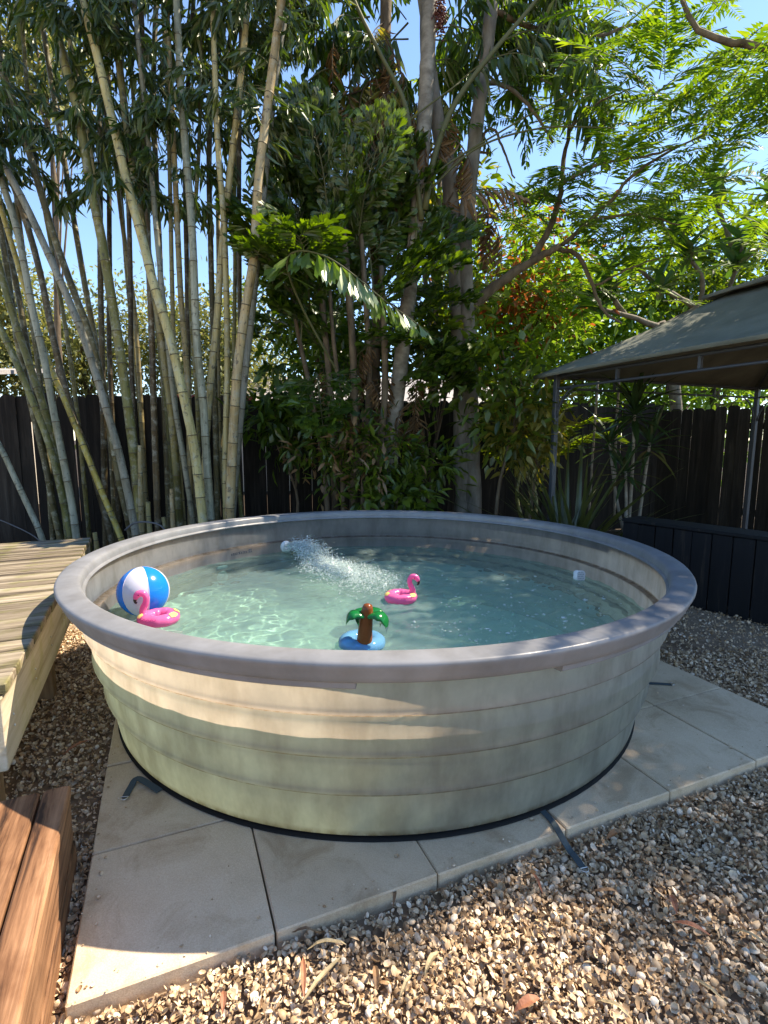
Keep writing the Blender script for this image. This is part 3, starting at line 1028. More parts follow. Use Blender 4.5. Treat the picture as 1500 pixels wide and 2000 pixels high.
# local -Y points into the pool; rings face -Y
def rings(prof, name, par, mat, smooth=True):
    mb = MB().lathe(prof, 32)
    mb.v = [(x, -z, y) for x, y, z in mb.v]
    return mb.build(name, mat, par, smooth=smooth, auto=35)
rings([(.002, .004), (.046, .004), (.047, .010), (.043, .016), (.030, .018), (.030, .024), (.026, .026), (.022, .020), (.002, .018)], 'flange', nz_, M['white_plastic'])
rings([(.018, .016), (.020, .034), (.015, .038), (.010, .036), (.008, .020)], 'nozzle', nz_, M['white_plastic'])

ask = on_wall(385, 1118, .30)
rsk = wall_r(.30)
sk_ = thing('suction_fitting', 'pale round suction fitting under water on the left far wall', 'fitting', (CX + (rsk - .004) * math.cos(ask), CY + (rsk - .004) * math.sin(ask), .31), ask - math.pi / 2)
rings([(.002, .012), (.020, .014), (.022, .018), (.028, .018), (.030, .012), (.040, .012), (.046, .006), (.046, .0)], 'flange', sk_, M['white_plastic'])
rings([(.002, .020), (.012, .022), (.014, .016)], 'screw', sk_, M['white_plastic'])

# white dimpled block floating by the right wall
wp = at_z(1131, 1131, ZW)
bl = thing('sponge_block', 'small white dimpled block floating against the right wall of the pool', 'block', (wp[0], wp[1], ZW + .010), .25)
def wavy_block():
    mb = MB()
    n = 28
    prof = []
    for k in range(n):
        a = 2 * math.pi * k / n
        c, s = math.cos(a), math.sin(a)
        q = (abs(c) ** 5 + abs(s) ** 5) ** (-1 / 5)
        r = .034 * q * (1 - .07 * math.cos(4 * a + .2) ** 2)
        prof.append((r * c, r * s + .012))
    Vv, Ff = [], []
    for y, sc_ in ((-.019, .90), (-.016, .98), (-.012, 1), (.012, 1), (.016, .98), (.019, .9)):
        Vv += [(x * sc_, y, z * sc_) for x, z in prof]
    for r in range(5):
        for k in range(n):
            Ff.append((r * n + k, r * n + (k + 1) % n, (r + 1) * n + (k + 1) % n, (r + 1) * n + k))
    Ff.append(tuple(range(n)))
    Ff.append(tuple(range(6 * n - 1, 5 * n - 1, -1)))
    return mb.add(Vv, Ff)
blk = wavy_block().build('block', M['white_plastic'], bl, smooth=True, auto=30, rot=(-.12, .1, 0))
dimp = plain('grey_dimple', (.30, .33, .36), .6)
for i in range(4):
    for j in range(5):
        under(MB().lathe([(.0005, .0002), (.0032, .0006), (.0036, 0)], 8).build('dimple', dimp, bl, loc=(-.022 + i * .011 + (j % 2) * .005, -.0215 + (j - 2) * .0014, -.012 + j * .0125), rot=(math.pi / 2 - .12, 0, 0)), blk)

# ---- beach ball ------------------------------------------------------------------
BR = .127
ball = thing('beach_ball', 'blue and white panelled beach ball floating by the left wall', 'beach ball', (-1.236, 2.615, ZW + .110), 0)
ball.rotation_euler = (R_(-10), R_(-6), R_(0))
cen0 = math.atan2(-2.6, 1.2) - .30            # azimuth the white panel faces
for g in range(6):
    a0 = cen0 - math.pi / 6 + g * math.pi / 3
    V, Ff = [], []
    nu, nv = 8, 18
    for j in range(nv + 1):
        p = .06 + (math.pi - .12) * j / nv
        for i in range(nu + 1):
            u = i / nu
            a = a0 + math.pi / 3 * u
            puff = 1 + .008 * (math.sin(math.pi * u) - 1) * math.sin(p)
            r = BR * puff
            V.append((r * math.sin(p) * math.cos(a), r * math.sin(p) * math.sin(a), r * math.cos(p)))
    for j in range(nv):
        for i in range(nu):
            Ff.append((j * (nu + 1) + i, (j + 1) * (nu + 1) + i, (j + 1) * (nu + 1) + i + 1, j * (nu + 1) + i + 1))
    MB().add(V, Ff).build('panel', M['white_vinyl'] if g % 2 == 0 else M['blue_vinyl'], ball, smooth=True)
for s in (1, -1):
    MB().lathe([(.001, .003), (.008, .002), (.0105, 0)], 20).build('end_cap', M['white_vinyl'], ball, smooth=True, loc=(0, 0, s * (BR - .0035)), rot=(0 if s > 0 else math.pi, 0, 0))
for g in range(6):
    a = cen0 - math.pi / 6 + g * math.pi / 3
    pts = [((BR * .992) * math.sin(p) * math.cos(a), (BR * .992) * math.sin(p) * math.sin(a), BR * .992 * math.cos(p)) for p in np.linspace(.07, math.pi - .07, 20)]
    MB().tube(pts, .0013, 6).build('seam', M['white_vinyl'], ball, smooth=True)


# ---- flamingo floats ----------------------------------------------------------------
def flamingo(loc, rz, label, s=1.0):
    f = thing('flamingo_float', label, 'pool float', loc, rz)
    # faces +X ; ring
    mb = MB()
    R0, r0 = .058, .033
    V, Ff = [], []
    na, nb = 40, 16
    for i in range(na):
        a = 2 * math.pi * i / na
        pinch = 1 + .035 * math.sin(a * 9)
        for k in range(nb):
            b = 2 * math.pi * k / nb
            rr = R0 * (1.12 if math.cos(a) < 0 else 1.0) + r0 * math.cos(b) * pinch
            V.append((rr * math.cos(a) * 1.05, rr * math.sin(a), r0 * .92 * math.sin(b) * pinch))
    for i in range(na):
        for k in range(nb):
            Ff.append((i * nb + k, ((i + 1) % na) * nb + k, ((i + 1) % na) * nb + (k + 1) % nb, i * nb + (k + 1) % nb))
    fring = mb.add(V, Ff).build('float_ring', M['pink_vinyl'], f, smooth=True)
    mb = MB().lathe([(.001, -.012), (.030, -.010)], 24)
    mb.build('cup_floor', M['pink_dark'], f)
    P = spline([(.060, 0, .012), (.066, 0, .045), (.052, 0, .078), (.048, 0, .104), (.060, 0, .124), (.080, 0, .126), (.094, 0, .112), (.098, 0, .098)], 28)
    rad = np.interp(np.linspace(0, 1, 28), [0, .2, .45, .62, .75, .87, 1], [.021, .017, .0145, .0145, .0165, .0165, .010])
    neck = MB().tube(P, rad, 16).build('neck', M['pink_vinyl'], f, smooth=True)
    P = spline([(.0975, 0, .101), (.101, 0, .092), (.099, 0, .082), (.093, 0, .077)], 10)
    under(MB().tube(P, np.linspace(.0098, .0045, 10), 12).build('beak', M['black_print'], f, smooth=True), neck)
    for sd in (1, -1):
        under(MB().ball((.079, sd * .0145, .122), (.0035, .002, .0035), 8, 6).build('eye', M['black_print'], f, smooth=True), neck)
    # printed wing scallops and yellow tips lying on the ring
    for sd in (1, -1):
        for k in range(6):
            a = sd * (.55 + k * .22)
            b = .72
            rr = (R0 * (1.12 if math.cos(a) < 0 else 1.0) + (r0 + .0008) * math.cos(b))
            c = Vector((rr * math.cos(a) * 1.05, rr * math.sin(a), (r0 + .0008) * .92 * math.sin(b)))
            t = Vector((-math.sin(a), math.cos(a), 0))
            w = Vector((math.cos(a) * math.cos(b + 1.57), math.sin(a) * math.cos(b + 1.57), math.sin(b + 1.57)))
            nrm = Vector((math.cos(a) * math.cos(b), math.sin(a) * math.cos(b), math.sin(b)))
            pts = [c + t * (.0075 * math.cos(q)) - w * (.008 * math.sin(q)) + nrm * .001 for q in np.linspace(0, math.pi, 9)]
            under(MB().tube(pts, .0011, 5).build('wing_print', M['pink_dark'], f), fring)
        for a, wd in ((.45, .020), (2.75, .018)):
            a *= sd
            V, Ff = [], []
            for i in range(7):
                for k in range(5):
                    aa = a + (i - 3) / 3 * wd / .07
                    bb = .95 + (k - 2) * .23 * (1 - .25 * abs(i - 3) / 3)
                    rr = (R0 * (1.12 if math.cos(aa) < 0 else 1.0) + (r0 + .0022) * math.cos(bb))
                    V.append((rr * math.cos(aa) * 1.05, rr * math.sin(aa), (r0 + .0022) * .92 * math.sin(bb)))
            for i in range(6):
                for k in range(4):
                    Ff.append((i * 5 + k, (i + 1) * 5 + k, (i + 1) * 5 + k + 1, i * 5 + k + 1))
            under(MB().add(V, Ff).build('yellow_print', M['yellow_vinyl'], f, smooth=True), fring)
    f.scale = (s, s, s)
    return f


p1 = at_z(309, 1214, ZW)
flamingo((p1[0], p1[1], ZW + .019), R_(188), 'pink inflatable flamingo float in front of the beach ball', 1.0)
p2 = at_z(784, 1172, ZW)
flamingo((p2[0], p2[1], ZW + .019), R_(-8), 'pink inflatable flamingo float alone in the middle of the pool', .93)

# ---- palm tree float -------------------------------------------------------------------
pp = at_z(707, 1259, ZW)
pf = thing('palm_float', 'inflatable palm tree drink float with clear blue ring near the front rim', 'pool float', (pp[0], pp[1], ZW + .012), .0)
tz = MB()
R0, r0 = .060, .034
for nm, b0, b1, mt in (('ring_top', -.25, 3.4, 'clear_blue'), ('ring_bottom', 3.4, 6.033, 'deep_blue')):
    V, Ff = [], []
    for i in range(44):
        a = 2 * math.pi * i / 44
        for k in range(11):
            b = b0 + (b1 - b0) * k / 10
            pn = 1 + .015 * math.sin(a * 11)
            V.append(((R0 + r0 * math.cos(b) * pn) * math.cos(a), (R0 + r0 * math.cos(b) * pn) * math.sin(a), r0 * .85 * math.sin(b) * pn))
    for i in range(44):
        for k in range(10):
            Ff.append((i * 11 + k, ((i + 1) % 44) * 11 + k, ((i + 1) % 44) * 11 + k + 1, i * 11 + k + 1))
    MB().add(V, Ff).build(nm, M[mt], pf, smooth=True)
MB().lathe([(.001, -.008), (.032, -.006)], 24).build('cup_floor', M['deep_blue'], pf)
tr = Vector((.012, -.052, .018))
P = spline([tr, tr + Vector((.003, 0, .05)), tr + Vector((.008, 0, .10)), tr + Vector((.013, 0, .142)), tr + Vector((.015, 0, .157))], 20)
MB().tube(P, np.interp(np.linspace(0, 1, 20), [0, .1, .5, .8, .93, .985, 1], [.029, .030, .0265, .0225, .019, .010, .001]), 18).build('trunk', M['brown_vinyl'], pf, smooth=True)
top = tr + Vector((.010, -.004, .112))
def puff_leaf(az, ln, parent):
    V, Ff = [], []
    nl, nc = 18, 12
    d = Vector((math.cos(az), math.sin(az), 0)); sd = Vector((-math.sin(az), math.cos(az), 0))
    for i in range(nl + 1):
        t = i / nl
        c = top + d * (ln * math.sin(t * 1.9) * .80 + .010) + Vector((0, 0, .022 * math.sin(t * 2.6) - .078 * t ** 2.0))
        w = .034 * math.sin(math.pi * min(1, .18 + t * .84)) * (1 + .10 * math.sin(t * 22)) + .0015
        hgt = .012 * math.sin(math.pi * min(1, .2 + t * .8)) + .001
        for k in range(nc):
            b = 2 * math.pi * k / nc
            crease = -.004 * math.exp(-(math.cos(b) / .35) ** 2) if math.sin(b) > 0 else 0
            V.append(c + sd * (w * math.cos(b)) + Vector((0, 0, hgt * math.sin(b) + crease - .25 * w * math.cos(b) ** 2)))
    for i in range(nl):
        for k in range(nc):
            Ff.append((i * nc + k, i * nc + (k + 1) % nc, (i + 1) * nc + (k + 1) % nc, (i + 1) * nc + k))
    Ff += [tuple(range(nc)), tuple(range((nl + 1) * nc - 1, nl * nc - 1, -1))]
    MB().add(V, Ff).build('palm_leaf', M['green_vinyl'], parent, smooth=True)
pf.scale = (1.1, 1.1, 1.1)
for az, ln in ((R_(186), .088), (R_(-22), .090), (R_(48), .084), (R_(122), .07)):
    puff_leaf(az, ln, pf)

# ---- splashing jet water ------------------------------------------------------------------
ICO_V = np.array([[0, 0, 1], [.894, 0, .447], [.276, .851, .447], [-.724, .526, .447], [-.724, -.526, .447], [.276, -.851, .447], [.724, .526, -.447], [-.276, .851, -.447], [-.894, 0, -.447], [-.276, -.851, -.447], [.724, -.526, -.447], [0, 0, -1]])
ICO_F = np.array([[0, 1, 2], [0, 2, 3], [0, 3, 4], [0, 4, 5], [0, 5, 1], [1, 6, 2], [2, 7, 3], [3, 8, 4], [4, 9, 5], [5, 10, 1], [2, 6, 7], [3, 7, 8], [4, 8, 9], [5, 9, 10], [1, 10, 6], [7, 6, 11], [8, 7, 11], [9, 8, 11], [10, 9, 11], [6, 10, 11]])


OCT_V = np.array([[1, 0, 0], [-1, 0, 0], [0, 1, 0], [0, -1, 0], [0, 0, 1], [0, 0, -1]], float)
OCT_F = np.array([[0, 2, 4], [2, 1, 4], [1, 3, 4], [3, 0, 4], [2, 0, 5], [1, 2, 5], [3, 1, 5], [0, 3, 5]])


def fine_drops(P, S, stretch):
    n = len(P)
    V = P[:, None, :] + OCT_V[None] * S[:, None, None] * stretch[:, None, :]
    V += RNG.normal(0, .25, V.shape) * S[:, None, None]
    Fd = OCT_F[None] + (np.arange(n) * 6)[:, None, None]
    return V.reshape(-1, 3), Fd.reshape(-1, 3)


def drops(P, S, stretch):
    n = len(P)
    V = P[:, None, :] + ICO_V[None] * S[:, None, None] * stretch[:, None, :]
    V += RNG.normal(0, .18, V.shape) * S[:, None, None]
    Fd = ICO_F[None] + (np.arange(n) * 12)[:, None, None]
    return V.reshape(-1, 3), Fd.reshape(-1, 3)


def jet_points():
    d = JEND - JET; d[2] = 0
    L = np.linalg.norm(d); d /= L
    side = np.array([-d[1], d[0], 0])
    P, S, T = [], [], []
    n = 26000
    s = .045 + RNG.beta(1.1, 1.7, n) * L * .95
    sig = .012 + .15 * (s / L) ** .8
    c = RNG.normal(0, 1, n) * sig
    zc = np.where(s < .45, .455 + .05 * np.sin(np.clip(s / .45, 0, 1) * 2.2) - .055 * (s / .45) ** 2, ZW + .008)
    z = zc + np.abs(RNG.normal(0, 1, n)) * (.006 + .030 * np.exp(-((s - .33) / .22) ** 2)) * np.where(RNG.random(n) < .8, .7, 1.3)
    z = np.maximum(z, ZW + .001)
    P = JET + d * s[:, None] + side * c[:, None]
    P[:, 2] = z
    S = RNG.gamma(1.6, 1, n) * .00085 + .00045
    S = np.minimum(S, .009) * np.where(s > .7, .8, 1)
    st = np.c_[RNG.uniform(.8, 1.9, n), RNG.uniform(.8, 1.9, n), np.where(z < ZW + .012, .45, RNG.uniform(.7, 1.4, n))]
    keep = np.hypot(P[:, 0] - CX, P[:, 1] - CY) < 1.36
    return P[keep], S[keep], st[keep]


Pj, Sj, Tj = jet_points()
V, Fd = fine_drops(Pj, Sj, Tj)
jet = link('water_splash', np_mesh('water_splash', V, Fd, True, [M['foam']]))
tag(jet, 'white splashing water thrown across the pool by the return jet', 'splash', kind='stuff')
# bubbles drifting on the right half
nb = 330
bp = np.array([at_z(x, y, ZW) for x, y in zip(np.r_[RNG.normal(980, 95, nb // 2), RNG.uniform(860, 1230, nb - nb // 2)], np.r_[RNG.normal(1205, 35, nb // 2), RNG.uniform(1120, 1262, nb - nb // 2)])])
keep = np.hypot(bp[:, 0] - CX, bp[:, 1] - CY) < 1.36
bp = bp[keep]
bp[:, 2] += .001
V, Fd = drops(bp, RNG.gamma(2, 1, len(bp)) * .0013 + .0015, np.c_[RNG.uniform(1, 1.8, len(bp)), RNG.uniform(1, 1.8, len(bp)), np.full(len(bp), .5)])
bub = link('foam_bubbles', np_mesh('foam_bubbles', V, Fd, True, [M['foam']]))
tag(bub, 'scattered white foam bubbles drifting on the right half of the water', 'foam', kind='stuff')


# ---- straps --------------------------------------------------------------------------
def strap(label, pts, w=.024):
    p0 = pts[0]
    s = thing('tie_strap', label, 'strap', tuple(p0))
    P = spline([np.array(p) - np.array(p0) for p in pts], 24)
    V, Ff = [], []
    for i in range(len(P)):
        t = P[min(i + 1, len(P) - 1)] - P[max(i - 1, 0)]
        sd = np.cross([0, 0, 1], t); sd = sd / np.linalg.norm(sd) * w / 2
        up = np.array([0, 0, .0016])
        V += [P[i] - sd - up, P[i] + sd - up, P[i] + sd + up, P[i] - sd + up]
    for i in range(len(P) - 1):
        for k in range(4):
            Ff.append((i * 4 + k, i * 4 + (k + 1) % 4, (i + 1) * 4 + (k + 1) % 4, (i + 1) * 4 + k))
    Ff += [(3, 2, 1, 0), tuple(len(V) - 4 + k for k in range(4))]
    MB().add(V, Ff).build('webbing', M['strap'], s)
    t = Vector(P[-1] - P[-2]).normalized()
    sd = Vector((0, 0, 1)).cross(t).normalized()
    c = Vector(P[-1]) + Vector((0, 0, .004))
    ring = [c + sd * (.013 * math.cos(a)) + t * (.016 * math.sin(a) if math.sin(a) > 0 else 0) for a in np.linspace(0, 2 * math.pi, 25)]
    MB().tube(ring, .0018, 6).build('ring', M['steel'], s, smooth=True)
    return s


def gp(x, y, z):
    return at_z(x, y, z)


strap('slate webbing strap hanging over the front paver edge onto the gravel', [gp(1058, 1582, .004), gp(1080, 1606, .005), gp(1098, 1636, .004), gp(1112, 1660, -.014), gp(1122, 1672, -.016), gp(1140, 1697, -.018)], .022)
strap('dark webbing strap with a folded end on the left pavers', [gp(312, 1545, .004), gp(292, 1532, .012), gp(268, 1520, .016), gp(256, 1536, .006), gp(244, 1558, .004)], .024)
strap('dark webbing strap on the right pavers beside the pool', [gp(1255, 1334, .004), gp(1285, 1335, .006), gp(1311, 1337, .004)], .022)

# ---- black timber box under the gazebo ---------------------------------------------------
B0 = np.array(at_z(1216, 1012, .60)); B1 = np.array(at_z(1600, 1062, .60))
bd = B1 - B0
bL = np.linalg.norm(bd)
brz = math.atan2(bd[1], bd[0])
bx = thing('timber_box', 'long low black painted timber box in the shade at the right', 'planter box', (B0[0], B0[1], GZ), brz)
bh = .60 - GZ
w = .148
x = 0
k = 0
while x < bL:
    h0 = bh - .03
    mb = MB().box(-w / 2 + .004, w / 2 - .004, 0, .02, 0, h0 - random.uniform(0, .008), bev=.003)
    mb.build('side_plank', M['black_wood'], bx, loc=(x + w / 2, random.uniform(0, .006), 0), rot=(0, random.uniform(-.006, .006), 0))
    x += w
    k += 1
for yy in (.0, .148):
    MB().box(0, bL, -.012, .13, bh - .028, bh, bev=.004).build('top_plank', M['black_wood'], bx, loc=(0, yy, random.uniform(-.002, .002)))
for xx in (0.0, bL - .02):
    MB().box(xx, xx + .02, .028, .27, 0, bh - .03).build('end_plank', M['black_wood'], bx)
MB().box(0, bL, .27, .29, 0, bh - .03).build('back_plank', M['black_wood'], bx)

# ---- gazebo -----------------------------------------------------------------------------
G0 = np.array([*at_y(1088, 735, 5.25)[:2], 0])
EZ = 1.93
GS = 3.0
gaz = thing('gazebo', 'metal framed garden gazebo with faded beige cloth canopy at right', 'gazebo', (G0[0], G0[1], GZ), TH)
# local: +X along AU (away right), -Y toward the camera; posts at the four corners
ez = EZ - GZ
corners = [(0, 0), (GS, 0), (GS, -GS), (0, -GS)]
for cx_, cy_ in corners:
    po = MB().box(-.024, .024, -.024, .024, 0, ez - .01, bev=.004).build('post', M['frame_metal'], gaz, loc=(cx_, cy_, 0))
    under(MB().box(-.05, .05, -.05, .05, 0, .012, bev=.002).build('foot_plate', M['frame_metal'], gaz, loc=(cx_, cy_, 0)), po)
for i in range(4):
    a, b = np.array(corners[i]), np.array(corners[(i + 1) % 4])
    d = (b - a) / GS
    p0, p1 = a + d * .026, b - d * .026
    for zz, rr in ((ez - .035, .014), (ez - .145, .011)):
        MB().tube([(*p0, zz), (*p1, zz)], rr, 8).build('beam', M['frame_metal'], gaz, smooth=True, auto=60)
    for t in (.25, .5, .75):
        q = a + d * GS * t
        MB().box(-.012, .012, -.012, .012, ez - .135, ez - .047).build('strut', M['frame_metal'], gaz, loc=(*q, 0), rot=(0, 0, math.atan2(d[1], d[0])))
    for s_, e in ((p0, d), (p1, -d)):
        pts = [(*(s_ + e * (.30 * (1 - math.cos(t)))), ez - .14 - .30 * (1 - math.sin(t))) for t in np.linspace(.05, math.pi / 2, 9)]
        MB().tube(pts, .008, 8).build('brace', M['frame_metal'], gaz, smooth=True)
apex = (GS / 2, -GS / 2)
OV = .16
def cloth_side(c0, c1, z0, z1, inner, sag, nu=16, nv=10, droop=0.0):
    """one trapezoid of canopy between eave corners c0-c1 and the inner edge"""
    V, Ff = [], []
    c0, c1 = np.array(c0, float), np.array(c1, float)
    ap = np.array(apex)
    i0, i1 = ap + (c0 - ap) * inner, ap + (c1 - ap) * inner
    for j in range(nv + 1):
        v = j / nv
        for i in range(nu + 1):
            u = i / nu
            e = c0 + (c1 - c0) * u
            q = i0 + (i1 - i0) * u
            p = e + (q - e) * v
            z = z0 + (z1 - z0) * v - sag * math.sin(math.pi * v) * (.4 + .6 * math.sin(math.pi * u)) + .035 * (abs(2 * u - 1) ** 2 - 1) * (1 - v) * (-1 if droop == 0 else 1) * 0.6
            V.append((p[0], p[1], z))
    for j in range(nv):
        for i in range(nu):
            a = j * (nu + 1) + i
            Ff.append((a, a + 1, a + nu + 2, a + nu + 1))
    # small valance
    b = len(V)
    for i in range(nu + 1):
        x_, y_, z_ = V[i]
        V.append((x_, y_, z_ - .028))
    for i in range(nu):
        Ff.append((b + i, b + i + 1, i + 1, i))
    return V, Ff
eo = [(-OV, OV), (GS + OV, OV), (GS + OV, -GS - OV), (-OV, -GS - OV)]
mb = MB()
for i in range(4):
    mb.add(*cloth_side(eo[i], eo[(i + 1) % 4], ez - .02, ez + .62, .30, .07))
o = mb.build('canopy', M['canopy_cloth'], gaz, smooth=True, auto=50)
sol = o.modifiers.new('thickness', 'SOLIDIFY'); sol.thickness = .003
mb = MB()
ap = np.array(apex)
eu = [tuple(ap + (np.array(c) - ap) * .40) for c in eo]
for i in range(4):
    mb.add(*cloth_side(eu[i], eu[(i + 1) % 4], ez + .60, ez + .86, .02, .02, 8, 5))
o = mb.build('upper_canopy', M['canopy_cloth'], gaz, smooth=True, auto=50)
sol = o.modifiers.new('thickness', 'SOLIDIFY'); sol.thickness = .003
for c in corners:
    MB().tube([(c[0], c[1], ez - .03), (apex[0], apex[1], ez + .78)], .011, 8).build('rafter', M['frame_metal'], gaz, smooth=True)

# ================================================================== VEGETATION
def dirs_to_quat(d, up):
    d = Vector(d).normalized(); up = Vector(up)
    s = up.cross(d)
    s = s.normalized() if s.length > 1e-5 else d.orthogonal().normalized()
    n = d.cross(s)
    return Matrix((d, s, n)).transposed().to_quaternion()


def place(name, me, parent, p, d, up=(0, 0, 1), s=1.0):
    o = bpy.data.objects.new(name, me)
    COL.objects.link(o)
    o.parent = parent
    o.rotation_mode = 'QUATERNION'
    o.location = Vector(p) - parent.location
    o.rotation_quaternion = dirs_to_quat(d, up)
    o.scale = (s, s, s)
    return o


# ---- bamboo ---------------------------------------------------------------------------
def bamboo_spray(seed):
    """arching twig with hanging narrow leaves; grows along +X, hangs toward -Z"""
    r = np.random.default_rng(seed)
    L = r.uniform(.34, .5)
    tw = spline([(0, 0, 0), (L * .4, 0, .07), (L * .8, r.uniform(-.04, .04), .04), (L, r.uniform(-.06, .06), -.05)], 9)
    parts = []
    n = 26
    t = r.uniform(.2, 1.0, n)
    P = np.array([tw[min(int(q * 8), 8)] for q in t]) + r.normal(0, .02, (n, 3))
    D = np.c_[r.normal(.35, .4, n), r.normal(0, .45, n), r.uniform(-1.5, -.5, n)]
    U = np.c_[r.normal(0, 1, n), r.normal(0, 1, n), r.normal(.2, .3, n)]
    V, Fv = leaves(P, D, U, r.uniform(.13, .22, n), r.uniform(.024, .040, n))
    mb = MB().tube(tw, np.linspace(.0035, .0012, 9), 4, cap=False)
    me = bpy.data.meshes.new('leaf_spray')
    b = len(V)
    me.from_pydata([tuple(v) for v in V] + mb.v, [], [tuple(f) for f in Fv] + [tuple(i + b for i in f) for f in mb.f])
    me.materials.append(M['leaf_bamboo']); me.materials.append(M['twig'])
    me.polygons.foreach_set('material_index', np.r_[np.zeros(len(Fv)), np.ones(len(mb.f))].astype(np.int32))
    me.update()
    return me


SPRAYS = [bamboo_spray(i) for i in range(7)]


def culm(label, px, Y, w, mat, nspray=12, Ytop=None, ylow=400, group=None, stump=False):
    px = np.array(px, float)
    Yt = Y if Ytop is None else Ytop
    ys = px[:, 1]
    Yd = Y + (Yt - Y) * (ys[0] - ys) / max(ys[0] - ys[-1], 1)
    P = [at_y(x, y, q) for (x, y), q in zip(px, Yd)]
    # carry on to the ground and on above the frame
    d = P[0] - P[1]; d = d / max(-d[2], .3)
    base = P[0] + d * (P[0][2] - GZ) * np.array([.7, .7, 1])
    base[2] = GZ - .02
    if not stump:
        d = P[-1] - P[-2]; d /= np.linalg.norm(d)
        P.append(P[-1] + d * .7)
        P.append(P[-1] + d * .8 + np.array([d[0] * .25, -.05, -.05]))
    P = [base] + P
    Pw = spline(P, 60)
    seg = np.r_[0, np.cumsum(np.linalg.norm(np.diff(Pw, axis=0), axis=1))]
    total = seg[-1]
    rad = w * .86 * Y / F_PX / 2
    c = thing('bamboo_culm', label, 'bamboo', tuple(base), 0, group)
    # stations with swollen nodes
    S, Rr, MI = [0.0], [rad * 1.05], []
    s = random.uniform(.05, .2)
    while s < total - .05:
        taper = 1 - .35 * s / total
        for ds, k, m in ((-.006, 1.0, 0), (-.001, 1.09, 1), (.003, 1.0, 0), (.012, 1.045, 0), (.03, .985, 0)):
            S.append(s + ds); Rr.append(rad * taper * k); MI.append(1 if ds in (-.001, .003) else 0)
        it = random.uniform(.20, .42)
        S.append(s + it / 2); Rr.append(rad * taper * .98); MI.append(0)
        s += it
    S.append(total); Rr.append(rad * .62); MI.append(0)
    Q = np.array([[np.interp(q, seg, Pw[:, k]) for k in range(3)] for q in S]) - base
    MB().tube(Q, Rr, 10, mis=MI).build('stem', [mat, M['culm_node']], c, smooth=True, auto=60)
    # leafy sprays, thicker toward the top
    cand = [q for q in Pw if 1000 - F_PX * ((q - _o) @ _up) / ((q - _o) @ _fw) < ylow]
    if cand and nspray:
        wts = np.linspace(.45, 1.2, len(cand)); wts /= wts.sum()
        for _ in range(int(nspray * 1.3)):
            q = cand[RNG.choice(len(cand), p=wts)]
            a = RNG.uniform(0, 2 * math.pi)
            place('leaf_spray', SPRAYS[RNG.integers(7)], c, q, (math.cos(a), math.sin(a), RNG.uniform(-.25, .5)), s=RNG.uniform(.75, 1.25))
    return c


